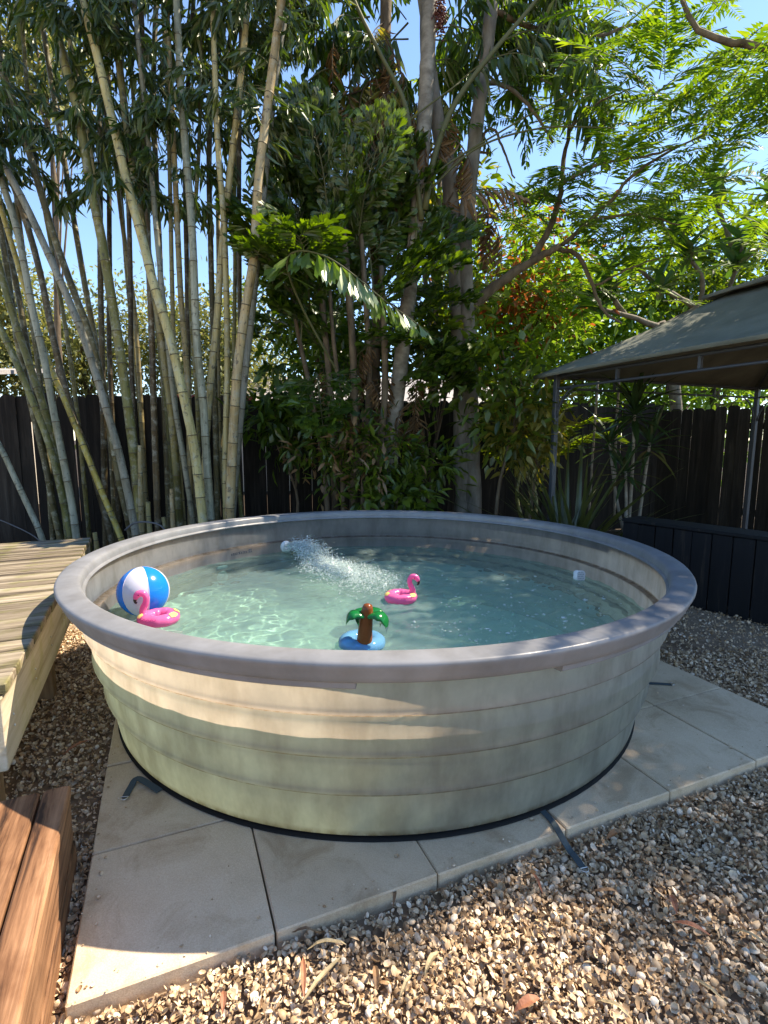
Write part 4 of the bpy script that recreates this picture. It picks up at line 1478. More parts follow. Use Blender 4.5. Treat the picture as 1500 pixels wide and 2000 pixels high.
T, G, Y_, K, D_ = 'culm_tan', 'culm_green', 'culm_yellow', 'culm_grey', 'culm_dark'
CULMS = [
    ('smooth pale grey bamboo culm crossing from left edge down to the tub rim', [(264, 1036), (236, 900), (208, 800), (168, 672), (140, 600), (96, 500), (50, 400), (0, 310), (-60, 210)], 5.0, 18, K, 6),
    ('pale grey bamboo culm ending behind the far deck corner', [(148, 1040), (138, 972), (120, 880), (104, 800), (86, 700), (66, 616), (44, 500), (28, 430), (0, 345), (-40, 240)], 5.05, 17, K, 6),
    ('olive bamboo culm leaning to the left edge above the deck', [(137, 1040), (124, 980), (100, 880), (72, 804), (32, 708), (0, 640), (-40, 560)], 5.2, 17, G, 3),
    ('green bamboo culm close beside the leftmost grey one', [(128, 1000), (118, 930), (90, 810), (64, 732), (24, 612), (0, 525), (-40, 400)], 5.35, 18, G, 6),
    ('thin ochre bamboo culm slanting steeply right down to the rim', [(236, 1050), (200, 964), (168, 884), (124, 776), (92, 700), (60, 600), (30, 500), (0, 400)], 5.15, 14, Y_, 5),
    ('short grey bamboo culm low at the left edge behind the deck', [(82, 1050), (60, 1000), (32, 940), (0, 872), (-40, 800)], 5.1, 14, K, 0),
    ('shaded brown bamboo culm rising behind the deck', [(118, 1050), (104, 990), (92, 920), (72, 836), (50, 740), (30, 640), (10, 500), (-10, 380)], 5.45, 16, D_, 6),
    ('thick olive and tan bamboo culm rising to the top left corner', [(277, 1040), (268, 940), (256, 840), (240, 724), (216, 572), (200, 475), (175, 350), (150, 210), (120, 100), (95, 0)], 5.2, 23, G, 16),
    ('brightest tan bamboo culm leaning left across the middle of the clump', [(396, 1015), (380, 880), (360, 780), (332, 660), (296, 540), (280, 475), (250, 365), (215, 215), (185, 90), (160, 0)], 4.95, 22, T, 14),
    ('olive bamboo culm just left of the brightest tan one', [(352, 1020), (336, 820), (324, 724), (304, 580), (275, 420), (250, 260), (232, 120), (215, 0)], 5.25, 19, G, 16),
    ('slim grey bamboo culm between the olive and the brightest tan one', [(377, 1018), (356, 880), (340, 780), (325, 640), (310, 500), (292, 300), (272, 100), (262, 0)], 5.15, 13, K, 12),
    ('straight grey tan bamboo culm right of the brightest one', [(412, 1014), (404, 900), (396, 780), (384, 660), (375, 450), (355, 200), (345, 0)], 5.05, 19, K, 15),
    ('tan bamboo culm leaning right toward the top, second from the right', [(402, 880), (412, 740), (424, 620), (432, 500), (445, 375), (465, 200), (485, 0)], 5.2, 17, T, 14),
    ('upright slender bamboo culm near the right side of the clump', [(442, 1010), (440, 900), (444, 700), (440, 500), (435, 400), (425, 275), (415, 0)], 5.1, 15, T, 13),
    ('thick grey tan bamboo culm at the right end of the clump', [(448, 1010), (456, 840), (464, 720), (480, 600), (496, 500), (505, 350), (530, 150), (550, 0)], 5.0, 23, T, 18),
    ('grey bamboo culm hugging the thick one at the right end', [(454, 1010), (468, 840), (480, 720), (494, 600), (505, 480), (520, 330), (540, 140), (562, 0)], 5.2, 16, K, 12),
    ('long brown bamboo culm leaning to the upper left edge', [(248, 1000), (235, 950), (210, 800), (180, 668), (148, 580), (110, 475), (75, 360), (40, 240), (0, 125), (-40, 20)], 5.4, 17, D_, 12),
    ('brown olive bamboo culm fanning left in the back of the clump', [(215, 1040), (176, 900), (140, 804), (104, 660), (80, 540), (50, 430), (0, 290), (-30, 200)], 5.45, 16, D_, 10),
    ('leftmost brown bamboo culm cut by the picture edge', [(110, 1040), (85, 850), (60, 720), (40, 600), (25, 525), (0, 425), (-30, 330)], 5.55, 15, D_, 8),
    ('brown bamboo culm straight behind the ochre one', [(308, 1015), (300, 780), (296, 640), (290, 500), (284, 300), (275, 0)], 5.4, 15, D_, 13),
    ('tan brown bamboo culm beside the straight grey one', [(372, 1000), (368, 780), (360, 660), (352, 560), (340, 300), (325, 0)], 5.35, 14, T, 13),
]
BACK = [[(205, 1000), (200, 724), (196, 520), (195, 200), (190, 0)], [(262, 1000), (262, 820), (256, 700), (254, 500), (246, 300), (225, 0)], [(232, 1000), (214, 700), (214, 500), (205, 200), (150, 0)],
        [(425, 1000), (418, 700), (412, 500), (410, 250), (440, 0)], [(330, 1000), (318, 700), (312, 500), (300, 200), (305, 0)], [(455, 1000), (470, 700), (468, 590), (467, 300), (472, 0)],
        [(285, 1000), (276, 800), (262, 600), (232, 380), (200, 0)], [(390, 1000), (386, 800), (372, 560), (388, 300), (395, 0)], [(170, 1000), (150, 800), (128, 640), (100, 480), (62, 260), (40, 0)]]
for lab, px, Yc, w, m, ns in CULMS:
    culm(lab, px, Yc, w, M[m], ns)
ORD = ['first', 'second', 'third', 'fourth', 'fifth', 'sixth', 'seventh', 'eighth', 'ninth']
for x0, x1, x2 in ((60, 20, -10), (185, 120, 75), (225, 175, 120), (248, 226, 178), (318, 330, 318), (345, 362, 378), (402, 428, 458), (432, 462, 505), (300, 268, 245)):
    BACK.append([(x0 + 40, 1010), (x0 + 25, 800), ((x0 + x1) / 2 + 12, 550), (x1, 280), (x2, 0)])
ORD += ['tenth', 'eleventh', 'twelfth', 'thirteenth', 'fourteenth', 'fifteenth', 'sixteenth', 'seventeenth', 'eighteenth']
BACK.sort(key=lambda p: p[-1][0])
for i, px in enumerate(BACK):
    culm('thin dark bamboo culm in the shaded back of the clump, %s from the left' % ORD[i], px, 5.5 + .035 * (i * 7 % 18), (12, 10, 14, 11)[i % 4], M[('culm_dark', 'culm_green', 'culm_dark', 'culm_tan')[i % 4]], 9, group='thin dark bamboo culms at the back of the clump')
for i, (x, y0, y1, lab) in enumerate(((338, 1025, 955, 'cut bamboo stump low among the culms, the rightmost stump'), (292, 1030, 980, 'short cut bamboo stump under the thick olive culm'), (322, 1030, 1010, 'shortest cut bamboo stump just above the pool rim'), (188, 1060, 1040, 'cut bamboo stump beside the far corner of the deck'), (276, 1010, 870, 'tallest cut bamboo stump behind the thick olive culm'))):
    culm(lab, [(x, y0), (x - 2, (y0 + y1) / 2), (x - 3, y1)], 5.1 + .05 * (i % 3), 14, M['culm_tan'], 0, group='cut bamboo stumps', stump=True)


# ---- palm fronds ---------------------------------------------------------------------
def frond_fish(seed, mats, L=1.0, npair=10, leafl=.125, leafw=.058):
    """bipinnate fishtail frond along +X, arching"""
    r = np.random.default_rng(seed)
    rach = spline([(0, 0, 0), (L * .35, 0, L * .05), (L * .7, 0, 0), (L, 0, -L * .12)], 14)
    P, Dd, U, Ll, Ww = [], [], [], [], []
    mb = MB().tube(rach, np.linspace(.009, .002, 14), 5, cap=False)
    for j in range(npair):
        t = .22 + .76 * j / (npair - 1)
        b = np.array([np.interp(t * 13, range(14), rach[:, k]) for k in range(3)])
        for sd in (1, -1):
            ln = L * .36 * math.sin(math.pi * min(1, .25 + t * .72)) + .04
            dirv = np.array([.75, sd * .75, r.uniform(-.1, .35)]); dirv /= np.linalg.norm(dirv)
            mb.tube([b, b + dirv * ln * .5 + [0, 0, .01], b + dirv * ln + [0, 0, -.01]], [.0035, .0025, .0012], 4, cap=False)
            nl = 7
            for q in range(nl):
                tq = .25 + .75 * q / (nl - 1)
                for s2 in ((1, -1) if q < nl - 1 else (1,)):
                    P.append(b + dirv * ln * tq)
                    dd = dirv * .9 + np.array([-sd * dirv[1] * s2, sd * dirv[0] * s2, 0]) * .8 * (1 if q < nl - 1 else 0)
                    Dd.append(dd + r.normal(0, .22, 3) + [0, 0, -.15])
                    U.append(np.array([0, 0, 1]) + r.normal(0, .45, 3))
                    Ll.append(leafl * r.uniform(.75, 1.25)); Ww.append(leafw * r.uniform(.8, 1.25))
    V, Fv = leaves(P, Dd, U, Ll, Ww, (FISH_V, FISH_F))
    return fol_mesh('frond', V, Fv, mb, mats)


def fol_mesh(name, V, Fv, mb, mats):
    me = bpy.data.meshes.new(name)
    b = len(V)
    me.from_pydata([tuple(v) for v in V] + mb.v, [], [tuple(f) for f in Fv] + [tuple(i + b for i in f) for f in mb.f])
    for m in mats:
        me.materials.append(m)
    me.polygons.foreach_set('material_index', np.r_[np.zeros(len(Fv)), np.ones(len(mb.f))].astype(np.int32))
    me.update()
    return me


def frond_droop(seed, mats, L=.9, n=13, leafl=.3, leafw=.05, tmpl=None):
    """pinnate frond along +X whose leaflets hang down"""
    r = np.random.default_rng(seed)
    rach = spline([(0, 0, 0), (L * .35, 0, L * .10), (L * .7, 0, L * .06), (L, 0, -L * .14)], 14)
    mb = MB().tube(rach, np.linspace(.010, .002, 14), 5, cap=False)
    P, Dd, U, Ll, Ww = [], [], [], [], []
    for j in range(n):
        t = .18 + .82 * j / (n - 1)
        b = np.array([np.interp(t * 13, range(14), rach[:, k]) for k in range(3)])
        for sd in (1, -1):
            P.append(b); Dd.append(np.array([.45, sd * .45, -.95]) + r.normal(0, .16, 3)); U.append(np.array([0.2, sd * .6, .6]) + r.normal(0, .3, 3))
            k = math.sin(math.pi * min(1, .3 + t * .62))
            Ll.append(leafl * k * r.uniform(.8, 1.15)); Ww.append(leafw * r.uniform(.8, 1.2))
    V, Fv = leaves(P, Dd, U, Ll, Ww, tmpl or (LANCE_V, LANCE_F))
    return fol_mesh('frond', V, Fv, mb, mats)


FISH = [frond_fish(100 + i, [M['leaf_fish'], M['twig']], L=.85 + .1 * i) for i in range(4)]
fp = at_z(690, 1062, GZ) if False else np.array([*at_y(690, 1000, 5.55)[:2], GZ])
fish = thing('fishtail_palm', 'dense dark clumping palm with jagged fishtail leaflets in the centre', 'palm', tuple(fp))
stems = [([(655, 1000), (650, 850), (640, 700), (625, 560), (610, 430)], 16), ([(690, 1000), (692, 850), (690, 700), (680, 560), (668, 420)], 18), ([(710, 1000), (716, 850), (722, 720), (715, 600), (705, 450)], 15),
         ([(735, 1000), (742, 880), (752, 760), (750, 640), (745, 520)], 17), ([(640, 1000), (628, 880), (606, 760), (580, 640), (560, 500)], 12), ([(672, 1000), (668, 900), (664, 780), (650, 650), (640, 500)], 11)]
for px, w in stems:
    P = spline([at_y(x, y, 5.55 + random.uniform(-.1, .1)) for x, y in [(px[0][0], 1110)] + px], 26) - fp
    rr = np.linspace(w, w * .6, 26) * 5.55 / F_PX / 2 * (1 + .06 * np.sin(np.arange(26) * 2.1))
    MB().tube(P, rr, 8).build('stem', M['bark_brown'], fish, smooth=True)
FR = [(610, 560, -.6, .9), (560, 520, -1.0, .8), (660, 520, .1, 1.2), (700, 540, .5, 1.1), (640, 480, -.3, 1.3), (580, 600, -1.2, .3), (570, 640, -.9, .4), (620, 640, -.6, .2), (700, 640, .6, .3), (760, 560, .9, .7), (630, 700, -.6, .2),
      (660, 720, -.2, -.1), (720, 720, .5, -.1), (780, 640, 1.0, .2), (640, 420, -.2, 1.4), (700, 460, .35, 1.3), (590, 450, -.6, 1.2), (740, 480, .8, 1.0), (560, 590, -.7, .8), (760, 760, .8, -.2),
      (540, 560, -.9, .9), (650, 600, 0, .9), (680, 580, .3, .6), (620, 520, -.5, .5), (560, 640, -.8, .2), (720, 600, .7, .5)]
FR = [(max(x, 600) if dx < 0 else x, y, max(dx, -.22), max(dz, .35)) for x, y, dx, dz in FR]
for x, y, dx, dz in FR + [(x + 12 + random.gauss(0, 30), y + random.gauss(0, 38), dx + random.gauss(0, .4), dz + random.gauss(0, .3)) for x, y, dx, dz in FR]:
    q = at_y(x, y, 5.85 + random.uniform(-.35, .3))
    place('frond', random.choice(FISH), fish, q, (dx, random.uniform(-.8, .5), dz), (random.uniform(-.3, .3), -.6, 1), s=random.uniform(.8, 1.15))
# the sunlit frond
q = [at_y(x, y, Yq) for x, y, Yq in ((655, 720, 5.45), (590, 600, 5.1), (560, 515, 4.8), (585, 490, 4.65), (640, 503, 4.5), (695, 540, 4.45), (745, 582, 4.45), (795, 618, 4.5), (838, 650, 4.55))]
rach = spline(q, 40)
r = np.random.default_rng(3)
P, Dd, U, Ll, Ww = [], [], [], [], []
for j in range(22):
    t = .36 + .63 * j / 21
    b = np.array([np.interp(t * 39, range(40), rach[:, k]) for k in range(3)])
    tang = rach[min(int(t * 39) + 1, 39)] - rach[max(int(t * 39) - 1, 0)]
    tang /= np.linalg.norm(tang)
    for sd in (1, -1):
        sdv = np.cross(tang, [0, 0, 1]) * sd
        P.append(b); Dd.append(tang * .5 + sdv * .75 + np.array([0, 0, -.95 if sd > 0 else -.55]) + r.normal(0, .13, 3)); U.append(np.array([0, 0, 1]) + r.normal(0, .3, 3))
        k = math.sin(math.pi * min(1, .32 + (t - .36) * .85))
        Ll.append(.30 * k * r.uniform(.85, 1.15)); Ww.append(.135 * k * r.uniform(.85, 1.2))
V, Fv = leaves(np.array(P) - fp, Dd, U, Ll, Ww, (FISH_V, FISH_F))
mb = MB().tube(rach - fp, np.linspace(.013, .003, 40), 6)
sf = link('frond', fol_mesh('sunlit_frond', V, Fv, mb, [M['leaf_sunny'], M['twig']]), fish)
sf['label'] = 'glossy sunlit frond arching out over the pool'

# ---- tall ringed palm --------------------------------------------------------------------
tp = np.array([*at_y(748, 985, 5.7)[:2], GZ])
tall = thing('palm_tree', 'tall palm with ringed grey trunk and hanging dead leaves right of centre', 'palm', tuple(tp))
def ringed(px, Yq, w0, w1, name, mat, parent, n=90, amp=.05, org=None):
    P = spline([at_y(x, y, Yq) for x, y in px], n)
    rr = np.linspace(w0, w1, n) * Yq / F_PX / 2
    rr = rr * (1 + amp * (np.arange(n) % 6 == 0) - amp * .5 * (np.arange(n) % 6 == 1))
    return MB().tube(P - org, rr, 12).build(name, mat, parent, smooth=True)
ringed([(742, 1110), (748, 985), (765, 860), (790, 650), (812, 450), (828, 250), (838, 40), (846, -220)], 5.7, 30, 25, 'trunk', M['bark_palm'], tall, 110, .06, tp)
for px, w in (([(824, 430), (806, 300), (790, 200), (745, 110), (700, 20), (660, -80)], 9), ([(830, 410), (850, 300), (890, 200), (960, 105), (1040, 10), (1090, -60)], 10), ([(812, 480), (830, 360), (990, 250), (1130, 175)], 4), ([(700, 330), (800, 235), (900, 160)], 4), ([(815, 330), (760, 300), (690, 350)], 4), ([(830, 380), (930, 290), (1060, 250), (1200, 250)], 4)):
    P = spline([at_y(x, y, 5.6) for x, y in px], 18) - tp
    MB().tube(P, np.linspace(w, w * .5, 18) * 5.6 / F_PX / 2 * 1.2, 8).build('petiole', M['twig'], tall, smooth=True)
GREEN = [frond_droop(200 + i, [M['leaf_bamboo'] if i % 2 else M['leaf_fish'], M['twig']], 1.0, 15, .34, .052) for i in range(3)]
YELL = [frond_droop(210 + i, [M['leaf_yellowed'], M['twig_brown']], .8, 11, .26, .05) for i in range(2)]
DRY = [frond_droop(220 + i, [M['leaf_dry'], M['twig_brown']], .8, 14, .30, .035) for i in range(2)]
for k in range(120):
    x = random.uniform(540, 1090)
    y = random.uniform(-130, 90) if k < 76 else random.uniform(60, 210)
    q = at_y(x, y, random.uniform(5.8, 6.7))
    sg = -1 if x < 820 else 1
    place('frond', random.choice(GREEN), tall, q, (sg * random.uniform(-.2, 1), random.uniform(-.7, .7), random.uniform(-.4, .3)), s=random.uniform(.7, 1.1))
for k in range(22):
    x, y = random.gauss(735, 60), random.uniform(90, 330)
    place('frond', random.choice(YELL), tall, at_y(x, y, random.uniform(5.8, 6.4)), (random.uniform(-1, 1), random.uniform(-.6, .6), -.7), s=random.uniform(.6, 1.0))
for k in range(26):
    x, y = random.gauss(690 if k % 2 else 880, 50), random.uniform(60, 330) if k % 2 else random.uniform(200, 420)
    o = place('frond', random.choice(DRY), tall, at_y(x, y, random.uniform(5.7, 6.3)), (random.uniform(-.6, .6), random.uniform(-.6, .6), -1.0), s=random.uniform(.6, 1.0))
for k in range(26):
    place('frond', random.choice(DRY), tall, at_y(random.gauss(735, 45), random.uniform(640, 840), random.uniform(5.5, 5.9)), (random.uniform(-.5, .5), random.uniform(-.6, .3), -1.0), s=random.uniform(.4, .75))
# fruit bunch
c = at_y(860, 30, 5.6) - tp
P = c + RNG.normal(0, 1, (260, 3)) * [.028, .028, .075]
V, Fd = drops(P, np.full(260, .010), np.ones((260, 3)))
fb = link('fruit_bunch', np_mesh('fruit_bunch', V, Fd, True, [plain('dark_red_fruit', (.10, .025, .015), .6)]), tall)
fb['kind'] = 'stuff'
# hanging dead frond against the fork
place('frond', DRY[0], tall, at_y(880, 400, 5.5), (1, -.2, .12), s=.9)

sp = np.array([*at_y(738, 980, 6.1)[:2], GZ])
pal2 = thing('palm_tree', 'second dark palm trunk wrapped in dry brown leaf bases, left of the ringed one', 'palm', tuple(sp))
ringed([(728, 1080), (732, 800), (736, 600), (740, 420), (746, 250), (752, 100), (756, -150)], 6.1, 17, 20, 'trunk', M['bark_brown'], pal2, 80, .14, sp)
for k in range(26):
    y = random.uniform(30, 430)
    place('frond', random.choice(DRY + YELL), pal2, at_y(random.gauss(745, 14), y, 6.05), (random.uniform(-.5, .5), random.uniform(-.5, .2), -1), s=random.uniform(.45, .8))

# ---- feathery tree ------------------------------------------------------------------------
def frond_feather(seed, L=.46, mat='leaf_feather'):
    r = np.random.default_rng(seed)
    rach = spline([(0, 0, 0), (L * .4, r.uniform(-.02, .02), .02), (L, r.uniform(-.05, .05), -.06)], 10)
    mb = MB().tube(rach, np.linspace(.003, .001, 10), 4, cap=False)
    P, Dd, U, Ll, Ww = [], [], [], [], []
    n = 21
    for j in range(n):
        t = .10 + .90 * j / (n - 1)
        b = np.array([np.interp(t * 9, range(10), rach[:, k]) for k in range(3)])
        ln = L * .26 * math.sin(math.pi * min(1, .22 + t * .70)) + .008
        for sd in (1, -1):
            P.append(b); Dd.append(np.array([.55, sd, r.uniform(-.22, .08)]) + r.normal(0, .06, 3)); U.append(np.array([0, 0, 1]) + r.normal(0, .25, 3))
            Ll.append(ln * r.uniform(.9, 1.1)); Ww.append(.023)
    V, Fv = leaves(P, Dd, U, Ll, Ww, (BLADE_V, BLADE_F))
    return fol_mesh('frond', V, Fv, mb, [M[mat], M['twig']])


FEATH = [frond_feather(300 + i, .46 + .06 * i) for i in range(5)]
ft = np.array([*at_y(910, 1000, 6.0)[:2], GZ])
fea = thing('feathery_tree', 'twin trunked tree with bright feathery leaves, long limb reaching right', 'tree', tuple(ft))
def limb(px, w0, w1, parent, org, mat, name='branch', n=24, Y0=6.0, Y1=6.0, rough=.05):
    px = np.array(px, float)
    Yq = np.linspace(Y0, Y1, len(px))
    P = spline([at_y(x, y, q) for (x, y), q in zip(px, Yq)], n)
    P = P + RNG.normal(0, .004, P.shape)
    rr = np.linspace(w0, w1, n) * np.linspace(Y0, Y1, n) / F_PX / 2 * (1 + RNG.normal(0, rough, n))
    MB().tube(P - org, rr, 12).build(name, mat, parent, smooth=True)
    return P
limb([(905, 1105), (905, 900), (900, 700), (893, 560), (884, 440), (876, 330), (852, 230), (838, 130), (830, 0), (826, -160)], 38, 24, fea, ft, M['bark'], 'trunk', 40)
limb([(926, 1105), (922, 900), (918, 700), (912, 600), (910, 450), (924, 300), (944, 150), (960, 0), (970, -160)], 34, 20, fea, ft, M['bark'], 'trunk', 40, 5.95, 5.95)
TIPS = []
for px, w0, w1 in (([(912, 612), (960, 565), (1020, 522), (1060, 498), (1096, 482)], 21, 12), ([(1090, 486), (1130, 500), (1152, 545), (1178, 606), (1215, 632)], 10, 4), ([(1040, 506), (1072, 450), (1093, 385), (1098, 330), (1112, 250), (1116, 190)], 13, 5),
                   ([(1098, 478), (1150, 432), (1200, 385), (1232, 345), (1300, 300), (1380, 260)], 9, 3), ([(1100, 355), (1180, 318), (1262, 305), (1340, 280)], 7, 3), ([(1150, 430), (1240, 420), (1330, 440)], 6, 2),
                   ([(944, 160), (1000, 175), (1050, 230), (1080, 280)], 8, 4), ([(960, 20), (1060, 60), (1160, 70), (1260, 40)], 10, 4), ([(1112, 250), (1170, 200), (1240, 170)], 5, 2), ([(924, 300), (960, 250), (985, 300), (1005, 350)], 6, 3),
                   ([(1060, 60), (1120, 130), (1180, 160)], 6, 2), ([(1160, 560), (1240, 520), (1300, 500)], 5, 2)):
    TIPS.append(limb(px, w0, w1, fea, ft, M['bark_brown'], n=20, Y0=6.0, Y1=random.uniform(5.6, 6.6)))
def scatter_fronds(n, box, Yr, parent, meshes, sc_=(.95, 1.55), gaps=()):
    x0, x1, y0, y1 = box
    k = 0
    while k < n:
        x, y = random.uniform(x0, x1), random.uniform(y0, y1)
        if any((x - gx) ** 2 / rx ** 2 + (y - gy) ** 2 / ry ** 2 < 1 for gx, gy, rx, ry in gaps):
            if random.random() < .85:
                k += .2
                continue
        a = random.uniform(0, 2 * math.pi)
        place('frond', random.choice(meshes), parent, at_y(x, y, random.uniform(*Yr)), (math.cos(a), math.sin(a) * .8, random.uniform(-.45, .45)), (random.uniform(-.3, .3), random.uniform(-1.1, 0), 1), random.uniform(*sc_))
        k += 1
GAPS = [(1070, 290, 45, 55), (1320, 90, 70, 60), (1000, 230, 40, 50), (1460, 60, 50, 40), (1050, 560, 40, 30)]
scatter_fronds(70, (1030, 1510, 110, 470), (5.6, 7.4), fea, FEATH, gaps=GAPS)
scatter_fronds(85, (1100, 1510, 60, 440), (5.1, 6.4), fea, FEATH, gaps=GAPS)
scatter_fronds(70, (960, 1330, 360, 600), (5.9, 7.4), fea, FEATH, gaps=GAPS)
scatter_fronds(45, (900, 1200, -40, 260), (6.2, 7.6), fea, FEATH, gaps=GAPS)

# second feathery tree, rooted outside the picture on the right, reaching in at the top
rt_ = np.array([5.4, 3.6, GZ])
rgt = thing('feathery_tree', 'feathery tree reaching in at the top right corner above the gazebo', 'tree', tuple(rt_))
def limb3(P, r0, r1, parent, org, name='branch', mat='bark_brown'):
    P = spline(P, 22) + RNG.normal(0, .006, (22, 3))
    MB().tube(P - org, np.linspace(r0, r1, 22), 10).build(name, M[mat], parent, smooth=True)
limb3([rt_, rt_ + [-.05, 0, 1.2], rt_ + [-.2, .1, 2.4], rt_ + [-.5, .2, 3.2]], .13, .09, rgt, rt_, 'trunk', 'bark')
fk = rt_ + np.array([-.5, .2, 3.2])
pA, pB, pC = at_y(1500, 95, 4.6), at_y(1430, 85, 4.7), at_y(1370, 60, 4.8)
limb3([fk, fk + [-.6, .4, .4], pA, pB, pC, at_y(1332, 0, 4.9)], .06, .018, rgt, rt_)
for e in ((-1.6, -1.4, .9), (-2.4, -.3, 1.0), (-.2, -1.8, .8), (.8, .9, 1.2), (-1.3, 1.6, 1.3), (-1.9, -1.0, .6), (-.9, -2.6, .9)):
    e = np.array(e, float)
    limb3([fk, fk + e * .45 + [0, 0, .25], fk + e], .05, .012, rgt, rt_)
def crown_fronds(n, cen, rad):
    parts = []
    tv = FEATH[0]
    for _ in range(n):
        pass
def shade_crown(name, n, cen, rad, parent, org, L=.55):
    """many feathery fronds joined as one crown"""
    P, Dd, U, Ll, Ww = [], [], [], [], []
    r = np.random.default_rng(77)
    for _ in range(n):
        d = r.normal(size=3); d /= np.linalg.norm(d)
        c = np.array(cen) + d * np.array(rad) * r.random() ** .45
        a = r.uniform(0, 2 * np.pi)
        f = np.array([math.cos(a), math.sin(a), r.uniform(-.4, .1)])
        s = np.array([-math.sin(a), math.cos(a), 0])
        for j in range(15):
            t = j / 14
            b = c + f * L * t + [0, 0, -.08 * t * t]
            ln = L * .27 * math.sin(math.pi * min(1, .22 + t * .70)) + .01
            for sd in (1, -1):
                P.append(b); Dd.append(f * .5 + s * sd + [0, 0, r.uniform(-.25, .05)]); U.append((0, 0, 1)); Ll.append(ln); Ww.append(.026)
    V, Fv = leaves(np.array(P) - org, Dd, U, Ll, Ww, (BLADE_V, BLADE_F))
    o = link(name, np_mesh(name, V, Fv, False, [M['leaf_feather']]), parent)
    o['kind'] = 'stuff'
    return o
shade_crown('crown', 760, (4.45, 3.65, 4.05), (1.8, 1.7, .7), rgt, rt_, .6)
scatter_fronds(26, (1180, 1510, -40, 210), (4.6, 5.6), rgt, FEATH, gaps=GAPS)


def leaf_cloud(clumps, per, leafl, leafw, spread, droop=-.3, tmpl=None, seed=1):
    r = np.random.default_rng(seed)
    P, Dd = [], []
    for c in clumps:
        n = int(per * r.uniform(.6, 1.4))
        o = r.normal(0, 1, (n, 3)) * spread * r.uniform(.7, 1.3)
        P.append(c + o)
        d = o / (np.linalg.norm(o, axis=1, keepdims=True) + 1e-6) + r.normal(0, .5, (n, 3))
        d[:, 2] += droop
        Dd.append(d)
    P = np.vstack(P); Dd = np.vstack(Dd)
    n = len(P)
    U = np.c_[r.normal(0, .6, n), r.normal(0, .6, n), np.ones(n)]
    return leaves(P, Dd, U, leafl * r.uniform(.7, 1.3, n), leafw * r.uniform(.7, 1.3, n), tmpl or (LANCE_V, LANCE_F))


def tree(name, label, cx_, cy_, Yq, rx, rz, nclump, per, leafl, leafw, mat, cat='tree', group=None, trunk=True, seed=1, tw=.12, ry=None, spread=None, extra=None):
    r = np.random.default_rng(seed)
    c = at_y(cx_, cy_, Yq)
    base = np.array([c[0], c[1], GZ])
    t = thing(name, label, cat, tuple(base), 0, group)
    d = r.normal(size=(nclump, 3)); d /= np.linalg.norm(d, axis=1, keepdims=True)
    rad = r.random(nclump) ** .4
    cl = c + d * rad[:, None] * np.array([rx, ry or rx * .8, rz])
    cl[:, 2] = np.maximum(cl[:, 2], .25)
    V, Fv = leaf_cloud(cl - base, per, leafl, leafw, spread or max(rx, rz) * .17, seed=seed + 5)
    o = link('crown', np_mesh('crown', V, Fv, False, [mat]), t)
    if extra is not None:
        m2, frac = extra
        o.data.materials.append(m2)
        k = len(LANCE_F)
        nl = len(Fv) // k
        # whole sprays of the second colour
        pick = np.repeat((np.sin(np.arange(nl) // max(1, int(per)) * 12.9898) * 43758.5) % 1 < frac, k)
        o.data.polygons.foreach_set('material_index', pick.astype(np.int32))
    if trunk:
        mb = MB()
        top = c + np.array([0, 0, rz * .5]) - base
        P = spline([(0, 0, 0), (r.uniform(-.1, .1), 0, top[2] * .35), (top[0] + r.uniform(-.2, .2), 0, top[2] * .7), top], 14)
        mb.tube(P, np.linspace(tw, tw * .25, 14), 8)
        for q in cl[:: max(1, nclump // 9)]:
            b = P[r.integers(5, 12)]
            e = q - base
            mb.tube(spline([b, (b + e) / 2 + [0, 0, .1], e], 7), np.linspace(tw * .3, tw * .06, 7), 5)
        mb.build('trunk', M['bark_brown'], t, smooth=True)
    return t


# ---- understory shrubs ------------------------------------------------------------------
tree('leafy_shrub', 'shrub of dangling leaves around the twin trunk behind the pool', 975, 740, 5.55, .5, .72, 30, 24, .15, .055, M['leaf_shrub'], 'shrub', seed=21, tw=.025, spread=.12)
tree('leafy_shrub', 'low dark shrub between the palm stems and the pool rim', 810, 930, 5.5, .42, .28, 22, 18, .14, .045, M['leaf_shrub'], 'shrub', seed=22, tw=.02, spread=.11)
tree('leafy_shrub', 'shaded shrub left of the palm stems before the fence', 560, 790, 5.8, .42, .6, 34, 24, .16, .05, M['leaf_fish'], 'shrub', seed=23, tw=.02, spread=.12)
tree('leafy_shrub', 'yellow green shrub with pale leaves left of the gazebo post', 1030, 830, 5.6, .38, .45, 30, 22, .15, .05, M['leaf_yellowed'], 'shrub', seed=24, tw=.02, spread=.11)
tree('leafy_shrub', 'small sapling with jagged leaves at the foot of the ringed palm', 770, 985, 5.2, .34, .2, 18, 20, .14, .055, M['leaf_shrub'], 'shrub', seed=25, tw=.015, spread=.1)
tree('leafy_shrub', 'dense bush under the sunlit frond, between the bamboo and palms', 670, 700, 6.2, .55, .45, 22, 22, .17, .055, M['leaf_fish'], 'shrub', seed=26, tw=.02, spread=.14)
tree('leafy_shrub', 'leafy bush beside the twin trunk below the long limb', 850, 640, 6.2, .45, .55, 24, 22, .15, .06, M['leaf_shrub'], 'shrub', seed=27, tw=.03, spread=.13, extra=(M['leaf_yellowed'], .25))

tree('leafy_shrub', 'fine leaved bush hiding the feet of the palm stems at centre', 690, 880, 5.25, .5, .38, 40, 22, .12, .036, M['leaf_shrub'], 'shrub', seed=28, tw=.012, spread=.11, extra=(M['leaf_dry'], .2))
